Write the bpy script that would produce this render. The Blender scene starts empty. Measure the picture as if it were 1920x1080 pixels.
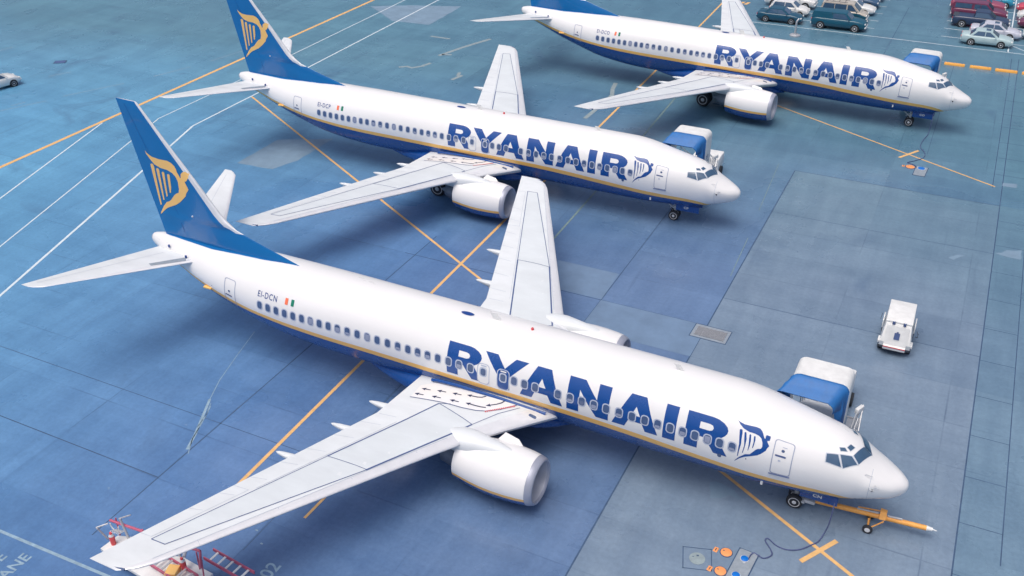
import bpy, bmesh, math, random
from mathutils import Vector, Matrix
from mathutils.geometry import delaunay_2d_cdt
random.seed(7)
R = math.radians

# ------------------------------------------------------------------ camera, light, exposure
scene = bpy.context.scene
COL = scene.collection
cam_d = bpy.data.cameras.new("camera")
cam_d.sensor_width = 36.0
cam_d.lens = 33.852
cam_d.clip_start = 0.5
cam_d.clip_end = 3000.0
cam = bpy.data.objects.new("camera", cam_d)
COL.objects.link(cam)
cam.location = (-1.325, -31.566, 28.828)
def aim(pan, tilt, roll):
    cp, sp, ct, st = math.cos(pan), math.sin(pan), math.cos(tilt), math.sin(tilt)
    f = Vector((sp*ct, cp*ct, -st)); r = Vector((cp, -sp, 0)); u = r.cross(f)
    cr, sr = math.cos(roll), math.sin(roll)
    r2 = cr*r + sr*u; u2 = -sr*r + cr*u
    return Matrix((r2, u2, -f)).transposed().to_euler()
cam.rotation_euler = aim(-0.4625226, 0.5507138, -0.0134113)
scene.camera = cam

world = bpy.data.worlds.new("World")
scene.world = world
world.use_nodes = True
wn = world.node_tree
wn.nodes.clear()
sky = wn.nodes.new('ShaderNodeTexSky')
sky.sky_type = 'NISHITA'
sky.sun_disc = False
SUN_EL, SUN_AZ = R(70), R(195)
sky.sun_elevation = SUN_EL
sky.sun_rotation = SUN_AZ
sky.dust_density = 7.0
sky.air_density = 0.8
sky.ozone_density = 1.5
bg = wn.nodes.new('ShaderNodeBackground')
bg.inputs['Strength'].default_value = 0.146
wo = wn.nodes.new('ShaderNodeOutputWorld')
wn.links.new(sky.outputs[0], bg.inputs[0])
wn.links.new(bg.outputs[0], wo.inputs[0])

sun_d = bpy.data.lights.new("sun", 'SUN')
sun_d.energy = 1.2
sun_d.angle = R(42)
sun_d.color = (1.0, 0.95, 0.88)
sun = bpy.data.objects.new("sun", sun_d)
COL.objects.link(sun)
sd = Vector((math.sin(SUN_AZ)*math.cos(SUN_EL), math.cos(SUN_AZ)*math.cos(SUN_EL), math.sin(SUN_EL)))
sun.rotation_euler = sd.to_track_quat('Z', 'Y').to_euler()
sun.location = sd*200

scene.view_settings.view_transform = 'Standard'
scene.view_settings.look = 'None'
scene.view_settings.exposure = -0.06
scene.view_settings.gamma = 1.0

# ------------------------------------------------------------------ materials
def srgb(r, g, b):
    f = lambda v: v/12.92 if v <= .04045 else ((v+.055)/1.055)**2.4
    return (f(r/255), f(g/255), f(b/255), 1.0)
def newmat(name):
    m = bpy.data.materials.new(name); m.use_nodes = True
    nt = m.node_tree
    return m, nt, nt.nodes['Principled BSDF']
def paint(name, col, rough=.35, metal=0., var=.05, scale=2.5, coat=0., bump=0., streak=None):
    """painted or plain surface with a little uneven weathering"""
    m, nt, b = newmat(name)
    N, L = nt.nodes, nt.links
    tc = N.new('ShaderNodeTexCoord'); mp = N.new('ShaderNodeMapping')
    L.new(tc.outputs['Object'], mp.inputs[0])
    mp.inputs['Scale'].default_value = streak or (1, 1, 1)
    nz = N.new('ShaderNodeTexNoise'); nz.inputs['Scale'].default_value = scale; nz.inputs['Detail'].default_value = 6
    nz.inputs['Roughness'].default_value = .65
    L.new(mp.outputs[0], nz.inputs[0])
    mr = N.new('ShaderNodeMapRange'); mr.inputs[1].default_value = .3; mr.inputs[2].default_value = .7
    mr.inputs[3].default_value = 1-var; mr.inputs[4].default_value = 1+var*.5
    L.new(nz.outputs[0], mr.inputs[0])
    mx = N.new('ShaderNodeMix'); mx.data_type = 'RGBA'; mx.blend_type = 'MULTIPLY'; mx.inputs[0].default_value = 1
    mx.inputs[6].default_value = col
    L.new(mr.outputs[0], mx.inputs[7])
    L.new(mx.outputs[2], b.inputs['Base Color'])
    r2 = N.new('ShaderNodeMapRange'); r2.inputs[3].default_value = max(rough-.06, .02); r2.inputs[4].default_value = rough+.1
    L.new(nz.outputs[0], r2.inputs[0]); L.new(r2.outputs[0], b.inputs['Roughness'])
    b.inputs['Metallic'].default_value = metal
    b.inputs['Coat Weight'].default_value = coat
    if bump:
        bp = N.new('ShaderNodeBump'); bp.inputs['Strength'].default_value = bump; bp.inputs['Distance'].default_value = .02
        L.new(nz.outputs[0], bp.inputs['Height']); L.new(bp.outputs[0], b.inputs['Normal'])
    return m
M = {}
M['white'] = paint('aircraft_white_paint', (.80, .81, .82, 1), .28, var=.04, scale=.9, coat=.3, streak=(.35, 1, 1))
M['blue'] = paint('aircraft_blue_paint', srgb(8, 72, 146), .25, var=.05, scale=.8, coat=.3)
M['finblue'] = paint('tail_blue_paint', srgb(0, 105, 172), .22, var=.05, scale=.5, coat=.4)
M['yellow'] = paint('aircraft_yellow_stripe', srgb(240, 190, 105), .3, var=.05, coat=.2)
M['wing'] = paint('wing_light_grey', (.70, .745, .775, 1), .38, var=.08, scale=1.2, streak=(.4, 1, 1))
M['wingbox'] = paint('wing_panel_grey', (.645, .70, .735, 1), .42, var=.07, scale=1.0, streak=(.4, 1, 1))
M['slat'] = paint('bare_leading_edge', (.78, .80, .83, 1), .3, metal=.25, var=.06, scale=2)
M['line'] = paint('dark_panel_seal', srgb(74, 94, 140), .6, var=.1)
M['seam'] = paint('faint_panel_seam', srgb(184, 194, 208), .5, var=.1)
M['metal'] = paint('polished_lip_metal', (.40, .43, .52, 1), .35, metal=.35, var=.06, scale=3)
M['inlet'] = paint('intake_grey', (.55, .58, .66, 1), .4, metal=.2, var=.08)
M['darkmetal'] = paint('exhaust_metal', (.22, .25, .30, 1), .42, metal=.7, var=.25, scale=4)
M['fan'] = paint('fan_blades', (.10, .12, .15, 1), .35, metal=.7, var=.15, scale=5)
M['tyre'] = paint('tyre_rubber', (.028, .032, .04, 1), .8, var=.2, scale=6)
M['hub'] = paint('wheel_hub', (.74, .76, .78, 1), .45, metal=.05, var=.1, scale=8)
M['strut'] = paint('gear_strut_paint', (.55, .58, .60, 1), .4, metal=.2, var=.15, scale=5)
M['blind'] = paint('window_blind', srgb(142, 152, 178), .3, var=.1)
M['glass'] = paint('cabin_glass', srgb(72, 94, 134), .12, var=.2, scale=3, coat=.5)
M['cockpit'] = paint('cockpit_glass', srgb(62, 92, 122), .06, var=.12, scale=2, coat=1)
M['frame'] = paint('window_frame_grey', srgb(178, 188, 208), .4, var=.05)
M['doorline'] = paint('door_outline_grey', srgb(158, 168, 190), .45, var=.05)
M['black'] = paint('matt_black', (.015, .017, .02, 1), .6, var=.2)
M['gold'] = paint('emblem_gold', srgb(244, 196, 118), .35, var=.03)
M['navy'] = paint('registration_navy', srgb(22, 66, 138), .4, var=.05)
M['red'] = paint('warning_red', srgb(214, 78, 84), .4, var=.1)
M['orange'] = paint('flag_orange', srgb(240, 120, 84), .4, var=.05)
M['green'] = paint('flag_green', srgb(0, 124, 100), .4, var=.05)
M['arrow'] = paint('walkway_arrow_black', srgb(30, 40, 84), .6, var=.1)
M['gsewhite'] = paint('equipment_white_paint', (.76, .78, .78, 1), .42, var=.12, scale=2.2, bump=.1)
M['gsegrey'] = paint('equipment_grey_paint', (.50, .54, .58, 1), .5, var=.15, scale=3)
M['chassis'] = paint('dark_chassis', (.05, .065, .09, 1), .6, var=.3, scale=4)
M['tubing'] = paint('galvanised_tube', (.55, .57, .60, 1), .4, metal=.5, var=.15, scale=7)
M['redsteel'] = paint('faded_red_steel', srgb(190, 96, 122), .5, var=.2, scale=4)
M['towyellow'] = paint('towbar_orange_paint', srgb(240, 172, 88), .45, var=.16, scale=3, bump=.1)
M['rubber'] = paint('black_cable_rubber', srgb(76, 88, 130), .7, var=.15, scale=4)
M['canopy'] = paint('blue_canopy_vinyl', srgb(38, 108, 176), .5, var=.14, scale=3, bump=.6)
M['lidorange'] = paint('orange_lid_paint', srgb(240, 158, 98), .5, var=.08, scale=4)
M['lidblue'] = paint('bright_blue_cap', srgb(0, 112, 205), .35, var=.08, scale=4)
M['steelplate'] = paint('worn_steel_plate', (.34, .40, .46, 1), .45, metal=.3, var=.15, scale=5)
M['ymark'] = paint('yellow_ground_paint', srgb(224, 180, 120), .6, var=.16, scale=3.5)
M['yfaint'] = paint('worn_yellow_ground_paint', srgb(124, 148, 148), .6, var=.3, scale=5)
M['wmark'] = paint('white_ground_paint', srgb(206, 220, 228), .6, var=.14, scale=3.5)
M['patchd'] = paint('faint_repair_concrete', srgb(108, 134, 164), .6, var=.16, scale=.9)
M['wfaint'] = paint('worn_white_ground_paint', srgb(140, 168, 188), .6, var=.3, scale=4)
M['barrier'] = paint('yellow_kerb_block_paint', srgb(242, 176, 84), .5, var=.12, scale=3)
M['patchl'] = paint('pale_repair_concrete', srgb(120, 146, 168), .6, var=.16, scale=.9)
M['patchm'] = paint('crack_filler', srgb(142, 158, 164), .6, var=.2, scale=3)
M['crack'] = paint('dark_joint_filler', srgb(62, 88, 120), .7, var=.25, scale=2)

def ground_material():
    m, nt, b = newmat('wet_apron_concrete')
    N, L = nt.nodes, nt.links
    def nd(t, **k):
        n = N.new(t)
        for a, v in k.items(): setattr(n, a, v)
        return n
    def mth(op, a, c=None, clamp=False):
        n = nd('ShaderNodeMath', operation=op); n.use_clamp = clamp
        for i, v in enumerate((a, c)):
            if v is None: continue
            if isinstance(v, (int, float)): n.inputs[i].default_value = v
            else: L.new(v, n.inputs[i])
        return n.outputs[0]
    def ramp(v, a, b_, c=0., d=1.):
        n = nd('ShaderNodeMapRange'); n.inputs[1].default_value = a; n.inputs[2].default_value = b_
        n.inputs[3].default_value = c; n.inputs[4].default_value = d; L.new(v, n.inputs[0]); return n.outputs[0]
    def mix(f, a, c, bt='MIX'):
        n = nd('ShaderNodeMix', data_type='RGBA', blend_type=bt)
        if isinstance(f, (int, float)): n.inputs[0].default_value = f
        else: L.new(f, n.inputs[0])
        for i, v in ((6, a), (7, c)):
            if isinstance(v, tuple): n.inputs[i].default_value = v
            else: L.new(v, n.inputs[i])
        return n.outputs[2]
    def noise(vec, sc, det=5, ro=.6, dist=0.):
        n = nd('ShaderNodeTexNoise'); n.inputs['Scale'].default_value = sc; n.inputs['Detail'].default_value = det
        n.inputs['Roughness'].default_value = ro; n.inputs['Distortion'].default_value = dist; L.new(vec, n.inputs[0]); return n.outputs[0]
    tc = nd('ShaderNodeTexCoord'); P = tc.outputs['Object']
    sp = nd('ShaderNodeSeparateXYZ'); L.new(P, sp.inputs[0]); X, Y = sp.outputs[0], sp.outputs[1]
    big = noise(P, .035, 4, .55); mid = noise(P, .35, 6, .62, .3); fine = noise(P, 5., 5, .7)
    # streaks dragged along the taxiing direction
    mp = nd('ShaderNodeMapping'); mp.inputs['Scale'].default_value = (1.1, .14, 1); mp.inputs['Rotation'].default_value = (0, 0, R(12)); L.new(P, mp.inputs[0])
    stre = noise(mp.outputs[0], .9, 6, .65)
    mp2 = nd('ShaderNodeMapping'); mp2.inputs['Scale'].default_value = (.16, 1.2, 1); L.new(P, mp2.inputs[0])
    stre2 = noise(mp2.outputs[0], .8, 5, .6)
    # slab grid, 6.1 m by 3.1 m
    GX, GY = 6.08, 3.1
    u = mth('DIVIDE', mth('ADD', X, 11.1 + 20*GX), GX); v = mth('DIVIDE', mth('ADD', Y, -11.4 + 20*GY), GY)
    cb = nd('ShaderNodeCombineXYZ'); L.new(mth('FLOOR', u), cb.inputs[0]); L.new(mth('FLOOR', v), cb.inputs[1])
    wn_ = nd('ShaderNodeTexWhiteNoise', noise_dimensions='3D'); L.new(cb.outputs[0], wn_.inputs[0]); slab = wn_.outputs[0]
    cb2 = nd('ShaderNodeCombineXYZ'); L.new(mth('FLOOR', mth('DIVIDE', u, 3.)), cb2.inputs[0]); L.new(mth('FLOOR', mth('DIVIDE', v, 4.)), cb2.inputs[1])
    wn2 = nd('ShaderNodeTexWhiteNoise', noise_dimensions='3D'); L.new(cb2.outputs[0], wn2.inputs[0]); zone = wn2.outputs[0]
    jx = mth('MULTIPLY', mth('PINGPONG', u, .5), GX); jy = mth('MULTIPLY', mth('PINGPONG', v, .5), GY)
    wob = ramp(noise(P, 1.6, 3), .3, .7, -.012, .02)
    jd = mth('MINIMUM', jx, jy)
    joint = mth('MULTIPLY', ramp(mth('ADD', jd, wob), .015, .05, 1., 0.), ramp(noise(P, .16, 3), .44, .62))
    # paving colours: cyan colour wash painted into the base towards the west, slate concrete in the middle, paler bay on the nose side
    fx = mth('ADD', X, ramp(big, .3, .7, -.3, .3))
    c = mix(ramp(X, -62., -26.), srgb(94, 152, 190), srgb(84, 118, 166))
    east = mth('MULTIPLY', mth('GREATER_THAN', X, -11.1), mth('LESS_THAN', Y, 33.2))
    c = mix(mth('MULTIPLY', ramp(mth('ADD', X, ramp(mid, .3, .7, -2., 2.)), -30., -15.), .6), c, srgb(104, 126, 156))
    c = mix(east, c, srgb(116, 136, 158))
    c = mix(mth('MULTIPLY', mth('GREATER_THAN', X, 2.2), .5), c, srgb(90, 126, 150))
    north = ramp(mth('ADD', Y, ramp(big, .3, .7, -6., 6.)), 16., 42.)
    c = mix(mth('MULTIPLY', north, .85), c, srgb(86, 126, 144))
    c = mix(1., c, mix(ramp(slab, 0, 1), (.94, .95, .96, 1), (1.06, 1.05, 1.04, 1)), 'MULTIPLY')
    c = mix(1., c, mix(ramp(zone, 0, 1), (.93, .95, .965, 1), (1.09, 1.07, 1.05, 1)), 'MULTIPLY')
    c = mix(1., c, mix(ramp(mid, .25, .75), (.86, .88, .90, 1), (1.12, 1.10, 1.08, 1)), 'MULTIPLY')
    c = mix(1., c, mix(ramp(stre, .3, .7), (.88, .90, .92, 1), (1.10, 1.09, 1.07, 1)), 'MULTIPLY')
    c = mix(1., c, mix(ramp(stre2, .3, .7), (.92, .93, .94, 1), (1.07, 1.06, 1.05, 1)), 'MULTIPLY')
    c = mix(1., c, mix(ramp(fine, .3, .7), (.90, .90, .90, 1), (1.09, 1.09, 1.09, 1)), 'MULTIPLY')
    stain = mth('MULTIPLY', ramp(noise(P, .16, 5, .6, .8), .60, .72), .35)
    c = mix(stain, c, srgb(62, 88, 122))
    # dark tyre scuffs and drips, thin and stretched
    mp3 = nd('ShaderNodeMapping'); mp3.inputs['Scale'].default_value = (2.6, .12, 1); mp3.inputs['Rotation'].default_value = (0, 0, R(31)); L.new(P, mp3.inputs[0])
    tyre = mth('MULTIPLY', ramp(noise(mp3.outputs[0], .8, 4, .6, .4), .60, .70), ramp(noise(P, .06, 3), .45, .6))
    c = mix(mth('MULTIPLY', tyre, .22), c, srgb(58, 80, 110))
    oil = mth('MULTIPLY', ramp(noise(P, .9, 4, .55, .5), .69, .75), ramp(noise(P, .09, 3), .5, .62))
    c = mix(mth('MULTIPLY', oil, .4), c, srgb(50, 68, 94))
    hair = mth('MULTIPLY', ramp(mth('ABSOLUTE', mth('SUBTRACT', noise(P, .45, 7, .62, .9), .5)), 0., .006, 1., 0.), ramp(noise(P, .12, 3), .52, .6))
    c = mix(mth('MULTIPLY', hair, .16), c, srgb(54, 76, 106))
    spk = mth('MULTIPLY', ramp(noise(P, 2.2, 2, .5), .74, .80), .25)
    c = mix(spk, c, srgb(150, 175, 190))
    c = mix(mth('MULTIPLY', joint, .38), c, srgb(46, 68, 98))
    L.new(c, b.inputs['Base Color'])
    wet = ramp(noise(P, .07, 5, .6, .5), .38, .62)
    L.new(ramp(mth('ADD', mth('MULTIPLY', wet, .6), mth('MULTIPLY', mid, .4)), .1, .9, .14, .55), b.inputs['Roughness'])
    b.inputs['Specular IOR Level'].default_value = .5
    bp = nd('ShaderNodeBump'); bp.inputs['Strength'].default_value = .12; bp.inputs['Distance'].default_value = .02
    L.new(mth('ADD', fine, mth('MULTIPLY', joint, -2.)), bp.inputs['Height']); L.new(bp.outputs[0], b.inputs['Normal'])
    return m
M['ground'] = ground_material()

def lotted(name, col):
    return paint(name, col, .3, var=.06, coat=.3, scale=2)

# ------------------------------------------------------------------ object helpers
def tag(o, label=None, cat=None, group=None, kind=None):
    if label: o['label'] = label
    if cat: o['category'] = cat
    if group: o['group'] = group
    if kind: o['kind'] = kind
    return o
def empty(name, loc=(0, 0, 0), rz=0., label=None, cat=None, group=None):
    o = bpy.data.objects.new(name, None); COL.objects.link(o)
    o.empty_display_size = .5
    o.location = loc; o.rotation_euler = (0, 0, rz)
    return tag(o, label, cat, group)
class MB:
    """collects shapes into one mesh object"""
    def __init__(s): s.b = bmesh.new()
    def poly(s, pts, mi=0):
        vs = [s.b.verts.new(p) for p in pts]
        f = s.b.faces.new(vs); f.material_index = mi; return f
    def box(s, c, d, mi=0, rz=0., bev=0., top=1., mt=None):
        x, y, z = d[0]/2, d[1]/2, d[2]/2
        co = [(-x, -y, -z), (x, -y, -z), (x, y, -z), (-x, y, -z), (-x*top, -y*top, z), (x*top, -y*top, z), (x*top, y*top, z), (-x*top, y*top, z)]
        cr, sr = math.cos(rz), math.sin(rz)
        vs = [s.b.verts.new((c[0]+a*cr-b_*sr, c[1]+a*sr+b_*cr, c[2]+e)) for a, b_, e in co]
        fs = [s.b.faces.new([vs[i] for i in q]) for q in ((3, 2, 1, 0), (4, 5, 6, 7), (0, 1, 5, 4), (1, 2, 6, 5), (2, 3, 7, 6), (3, 0, 4, 7))]
        for f in fs: f.material_index = mi
        if mt is not None: fs[1].material_index = mt
        if bev:
            es = list({e for f in fs for e in f.edges})
            r = bmesh.ops.bevel(s.b, geom=es, offset=bev, segments=2, affect='EDGES', profile=.5)
            for f in r['faces']: f.material_index = mi
        return vs
    def ring(s, o, ax, r, n, up=(0, 0, 1)):
        ax = Vector(ax).normalized(); a = ax.cross(Vector(up))
        if a.length < 1e-4: a = ax.cross(Vector((1, 0, 0)))
        a.normalize(); b_ = ax.cross(a)
        return [s.b.verts.new(Vector(o)+a*(r*math.cos(t))+b_*(r*math.sin(t))) for t in (2*math.pi*k/n for k in range(n))]
    def skin(s, rings, mi=0, cap0=True, cap1=True, mif=None):
        n = len(rings[0])
        for k in range(len(rings)-1):
            for i in range(n):
                f = s.b.faces.new((rings[k][i], rings[k][(i+1) % n], rings[k+1][(i+1) % n], rings[k+1][i]))
                f.material_index = mif(k, i) if mif else mi
        if cap0: f = s.b.faces.new(list(reversed(rings[0]))); f.material_index = mif(0, 0) if mif else mi
        if cap1: f = s.b.faces.new(rings[-1]); f.material_index = mif(len(rings)-2, 0) if mif else mi
    def cyl(s, p0, p1, r0, r1=None, n=12, mi=0, caps=True):
        r1 = r0 if r1 is None else r1; ax = Vector(p1)-Vector(p0)
        s.skin([s.ring(p0, ax, r0, n), s.ring(p1, ax, r1, n)], mi, caps, caps)
    def turn(s, o, ax, prof, n=24, mi=0, mif=None, caps=(True, True)):
        """prof: list of (distance along ax, radius)"""
        ax = Vector(ax).normalized(); o = Vector(o)
        s.skin([s.ring(o+ax*a, ax, max(r, .002), n) for a, r in prof], mi, caps[0], caps[1], mif)
    def tube(s, pts, r, n=8, mi=0):
        pts = [Vector(p) for p in pts]; rs = []
        for i, p in enumerate(pts):
            d = (pts[min(i+1, len(pts)-1)]-pts[max(i-1, 0)]); rs.append(s.ring(p, d, r, n))
        s.skin(rs, mi)
    def loft(s, secs, mi=0, mif=None, caps=(True, True)):
        s.skin([[s.b.verts.new(p) for p in q] for q in secs], mi, caps[0], caps[1], mif)
    def build(s, name, mats, parent=None, smooth=True, ang=35, recalc=True):
        if recalc: bmesh.ops.recalc_face_normals(s.b, faces=s.b.faces[:])
        me = bpy.data.meshes.new(name); s.b.to_mesh(me); s.b.free()
        if not isinstance(mats, (list, tuple)): mats = [mats]
        for m in mats: me.materials.append(m)
        if smooth:
            me.polygons.foreach_set('use_smooth', [True]*len(me.polygons)); me.set_sharp_from_angle(angle=R(ang))
        o = bpy.data.objects.new(name, me); COL.objects.link(o); o.parent = parent
        return o
def inside(p, loops):
    c = False; x, y = p
    for L_ in loops:
        n = len(L_)
        for i in range(n):
            x1, y1 = L_[i]; x2, y2 = L_[(i+1) % n]
            if (y1 > y) != (y2 > y) and x < (x2-x1)*(y-y1)/(y2-y1)+x1: c = not c
    return c
def decal(mb, outer, holes, mapf, mi=0, grid=.12):
    """a flat outline laid onto a curved surface: mapf turns (u, v) into a 3-D point"""
    loops = [outer]+list(holes); pts, edges = [], []
    for L_ in loops:
        dense = []
        for i in range(len(L_)):
            a, b_ = L_[i], L_[(i+1) % len(L_)]; k = max(1, int(math.dist(a, b_)/grid))
            dense += [(a[0]+(b_[0]-a[0])*j/k, a[1]+(b_[1]-a[1])*j/k) for j in range(k)]
        s0 = len(pts); pts += dense; n = len(dense)
        edges += [(s0+i, s0+(i+1) % n) for i in range(n)]
    us = [p[0] for p in outer]; vs = [p[1] for p in outer]
    u = min(us)+grid*.5
    while u < max(us):
        v = min(vs)+grid*.5
        while v < max(vs):
            if inside((u, v), loops): pts.append((u, v))
            v += grid
        u += grid
    ov, oe, of, *_ = delaunay_2d_cdt([Vector(p) for p in pts], edges, [], 0, 1e-5)
    bv = {}
    for f in of:
        c = (sum(ov[i][0] for i in f)/len(f), sum(ov[i][1] for i in f)/len(f))
        if not inside(c, loops): continue
        for i in f:
            if i not in bv: bv[i] = mb.b.verts.new(mapf(ov[i][0], ov[i][1]))
        try:
            q = mb.b.faces.new([bv[i] for i in f]); q.material_index = mi
        except ValueError: pass
def rrect(cu, cv, w, h, r, n=4):
    out = []
    for sx, sy, a0 in ((1, 1, 0), (-1, 1, 90), (-1, -1, 180), (1, -1, 270)):
        for k in range(n+1):
            a = R(a0+90*k/n); out.append((cu+sx*(w/2-r)+r*math.cos(a), cv+sy*(h/2-r)+r*math.sin(a)))
    return out
def strip(pts, w):
    """outline of a band of width w along a polyline in the plane"""
    L_, R_ = [], []
    for i, p in enumerate(pts):
        a = pts[max(i-1, 0)]; c = pts[min(i+1, len(pts)-1)]
        dx, dy = c[0]-a[0], c[1]-a[1]; l = math.hypot(dx, dy) or 1
        L_.append((p[0]-dy/l*w/2, p[1]+dx/l*w/2)); R_.append((p[0]+dy/l*w/2, p[1]-dx/l*w/2))
    return L_+R_[::-1]
def textpolys(body, size, bold=0., spacing=1.):
    """outline faces of a text, as triangles in the plane, from the built-in font"""
    cu = bpy.data.curves.new('txt', 'FONT'); cu.body = body; cu.size = size; cu.offset = bold; cu.space_character = spacing
    cu.resolution_u = 4
    ob = bpy.data.objects.new('txt', cu); COL.objects.link(ob)
    dg = bpy.context.evaluated_depsgraph_get(); me = bpy.data.meshes.new_from_object(ob.evaluated_get(dg))
    out = ([tuple(v.co[:2]) for v in me.vertices], [tuple(p.vertices) for p in me.polygons])
    bpy.data.objects.remove(ob); bpy.data.meshes.remove(me); bpy.data.curves.remove(cu)
    return out
def textmesh(mb, body, size, mapf, mi=0, bold=0., spacing=1.):
    vs, fs = textpolys(body, size, bold, spacing)
    bv = [mb.b.verts.new(mapf(*v)) for v in vs]
    for f in fs:
        try: q = mb.b.faces.new([bv[i] for i in f]); q.material_index = mi
        except ValueError: pass
def children(o): return [c for c in bpy.data.objects if c.parent == o]
def copy_tree(o, parent=None):
    c = o.copy(); COL.objects.link(c); c.parent = parent
    for ch in children(o): copy_tree(ch, c)
    return c

# ------------------------------------------------------------------ airliner: s = metres aft of the nose, y = towards starboard, z = height
PITCH = .015                                   # the parked aircraft stands slightly nose-down
FUS=[(0,2.55,2.55,0,2.55),(0.03,2.69,2.39,0.16,2.55),(0.12,2.80,2.24,0.31,2.56),(0.3,2.93,2.08,0.50,2.59),(0.6,3.05,1.94,0.75,2.66),(1,3.243,1.80,0.95,2.761),(1.5,3.517,1.654,1.145,2.827),(2,3.93,1.47,1.27,2.883),(2.3,4.084,1.369,1.32,2.909),(2.7,4.24,1.27,1.38,2.931),(3.2,4.36,1.186,1.46,2.955),(4,4.51,1.115,1.60,2.985),(5,4.72,1.056,1.75,3.057),(6,4.92,1.02,1.85,3.128),(7,5.03,1.01,1.88,3.158),(9,5.04,1.01,1.88,3.16),(23.5,5.03,1.0,1.88,3.15),(25,5.03,0.99,1.90,3.14),(26.5,5.02,1.03,1.92,3.12),(28,5.0,1.15,1.92,3.1),(30,4.98,1.45,1.87,3.15),(32,4.95,2.02,1.68,3.36),(34,4.892,2.646,1.335,3.622),(35.5,4.843,3.151,0.96,3.871),(37,4.761,3.693,0.559,4.14),(37.7,4.661,3.948,0.339,4.255),(37.92,4.586,4.064,0.23,4.295)]
def pchip(xs,ys):
    n=len(xs); h=[xs[i+1]-xs[i] for i in range(n-1)]; d=[(ys[i+1]-ys[i])/h[i] for i in range(n-1)]
    m=[d[0]]
    for i in range(1,n-1):
        if d[i-1]*d[i]<=0: m.append(0.)
        else:
            w1=2*h[i]+h[i-1]; w2=h[i]+2*h[i-1]; m.append((w1+w2)/(w1/d[i-1]+w2/d[i]))
    m.append(d[-1])
    def f(x):
        if x<=xs[0]: return ys[0]
        if x>=xs[-1]: return ys[-1]
        k=0
        while xs[k+1]<x: k+=1
        t=(x-xs[k])/h[k]; a=t*t*(3-2*t); b=t*(1-t)**2; c=t*t*(t-1)
        return ys[k]*(1-a)+ys[k+1]*a+h[k]*(m[k]*b+m[k+1]*c)
    return f
_F=[pchip([r[0] for r in FUS],[r[k] for r in FUS]) for k in (1,2,3,4)]
def sec(s):
    """crown height, keel height, half width and height of the widest point at station s (metres aft of the nose)"""
    return tuple(f(s) for f in _F)
def fus(s,th,e=0.):
    t,b,w,c=sec(s); st=math.sin(th); ct=math.cos(th); h=(t-c) if st>0 else (c-b)
    w=max(w,.01); h=max(h,.01); ny,nz=ct/w,st/h; L=math.hypot(ny,nz)
    return s,w*ct+e*ny/L,c+h*st+e*nz/L
def wle(y): return 14.4+(y-1.9)*.7419 if y<5 else 16.70+(y-5)*.5336
def wte(y): return 20.95+(y-1.9)*.0406 if y<5.1 else 21.08+(y-5.1)*.3123
def wz(y): return 2.08+.0855*(y-1.95)
def foil(x): return 2*(1.4845*math.sqrt(max(x,0))-.63*x-1.758*x*x+1.4215*x**3-.518*x**4)
def wup(s,y):
    a,b=wle(y),wte(y); c=b-a; x=min(max((s-a)/c,0),1); return wz(y)+c*.045*foil(x)

def A(s, y, z): return (-s, -y, z+PITCH*s)
def AF(s, ph, e=.006): return A(*fus(s, ph/1.9, e))
STOP = pchip([0, 1.3, 1.6, 2.0, 2.9, 4.2, 5.7, 7.1, 8.7, 10.6, 13, 25, 27.7, 29.7, 31.4, 33.1, 35, 36.5, 37.92],
             [0, 1.2, 1.55, 1.93, 2.14, 2.25, 2.36, 2.46, 2.56, 2.69, 2.77, 2.81, 2.87, 2.98, 3.14, 3.36, 3.66, 3.93, 4.15])
SBOT = pchip([0, 1.6, 2.0, 2.9, 4.2, 5.7, 7.1, 8.7, 10.6, 13, 25, 27.7, 29.7, 31.4, 33.1, 35, 36.5, 37.92],
             [0, 1.2, 1.62, 1.89, 1.99, 2.08, 2.18, 2.27, 2.40, 2.49, 2.56, 2.64, 2.78, 2.92, 3.13, 3.45, 3.74, 4.0])
def make_fuselage(root):
    mb = MB(); NU, NS, NL = 20, 2, 12
    st = [.01, .03, .06, .1, .16, .24, .34, .46, .6, .78, 1.0, 1.25, 1.5, 1.7, 1.85, 2.0, 2.15, 2.3, 2.5, 2.7, 2.95, 3.2, 3.5, 3.8, 4.2, 4.6, 5, 5.5, 6, 6.5, 7]
    st += [8+i for i in range(16)]+[23.5+.5*i for i in range(29)]+[37.8, 37.92]
    rings = []
    for s in st:
        t, b, w, c = sec(s)
        def th(z):
            v = (z-c)/((t-c) if z > c else (c-b)); return math.asin(max(-1, min(1, v)))
        a1, a2 = th(STOP(s)), th(SBOT(s)); hp = math.pi/2
        half = [hp+(a1-hp)*i/NU for i in range(NU)]+[a1+(a2-a1)*i/NS for i in range(NS)]+[a2+(-hp-a2)*i/NL for i in range(NL)]
        ring = [A(*fus(s, a)) for a in half]+[A(*fus(s, -hp))]
        for a in reversed(half[1:]):
            q = fus(s, a); ring.append(A(q[0], -q[1], q[2]))
        rings.append(ring)
    n = len(rings[0]); H = NU+NS+NL
    def mif(k, i):
        j = i if i < H else n-1-i
        if st[k] < 1.55: return 0
        return 0 if j < NU else (2 if j < NU+NS else 1)
    mb.loft(rings, mif=mif, caps=(True, False))
    fz = mb.build('fuselage', [M['white'], M['blue'], M['yellow']], root, ang=60)
    # auxiliary power unit exhaust at the tail tip
    mb = MB(); mb.turn(A(37.90, 0, 4.33), (-1, 0, 0), [(0, .22), (.1, .2), (.1, .15), (-.4, .13)], 16, mif=lambda k, i: 0 if k < 2 else 1)
    mb.build('exhaust_outlet', [M['metal'], M['black']], root)
    mb = MB()
    for s0, a, b_, w in ((1.38, -60, 60, .008),):
        decal(mb, [(s0-w, 1.9*R(a)), (s0+w, 1.9*R(a)), (s0+w, 1.9*R(b_)), (s0-w, 1.9*R(b_))], [], lambda u, v: AF(u, v, .004), grid=.2)
    mb.build('radome_seam', M['seam'], root)
    return fz

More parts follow.
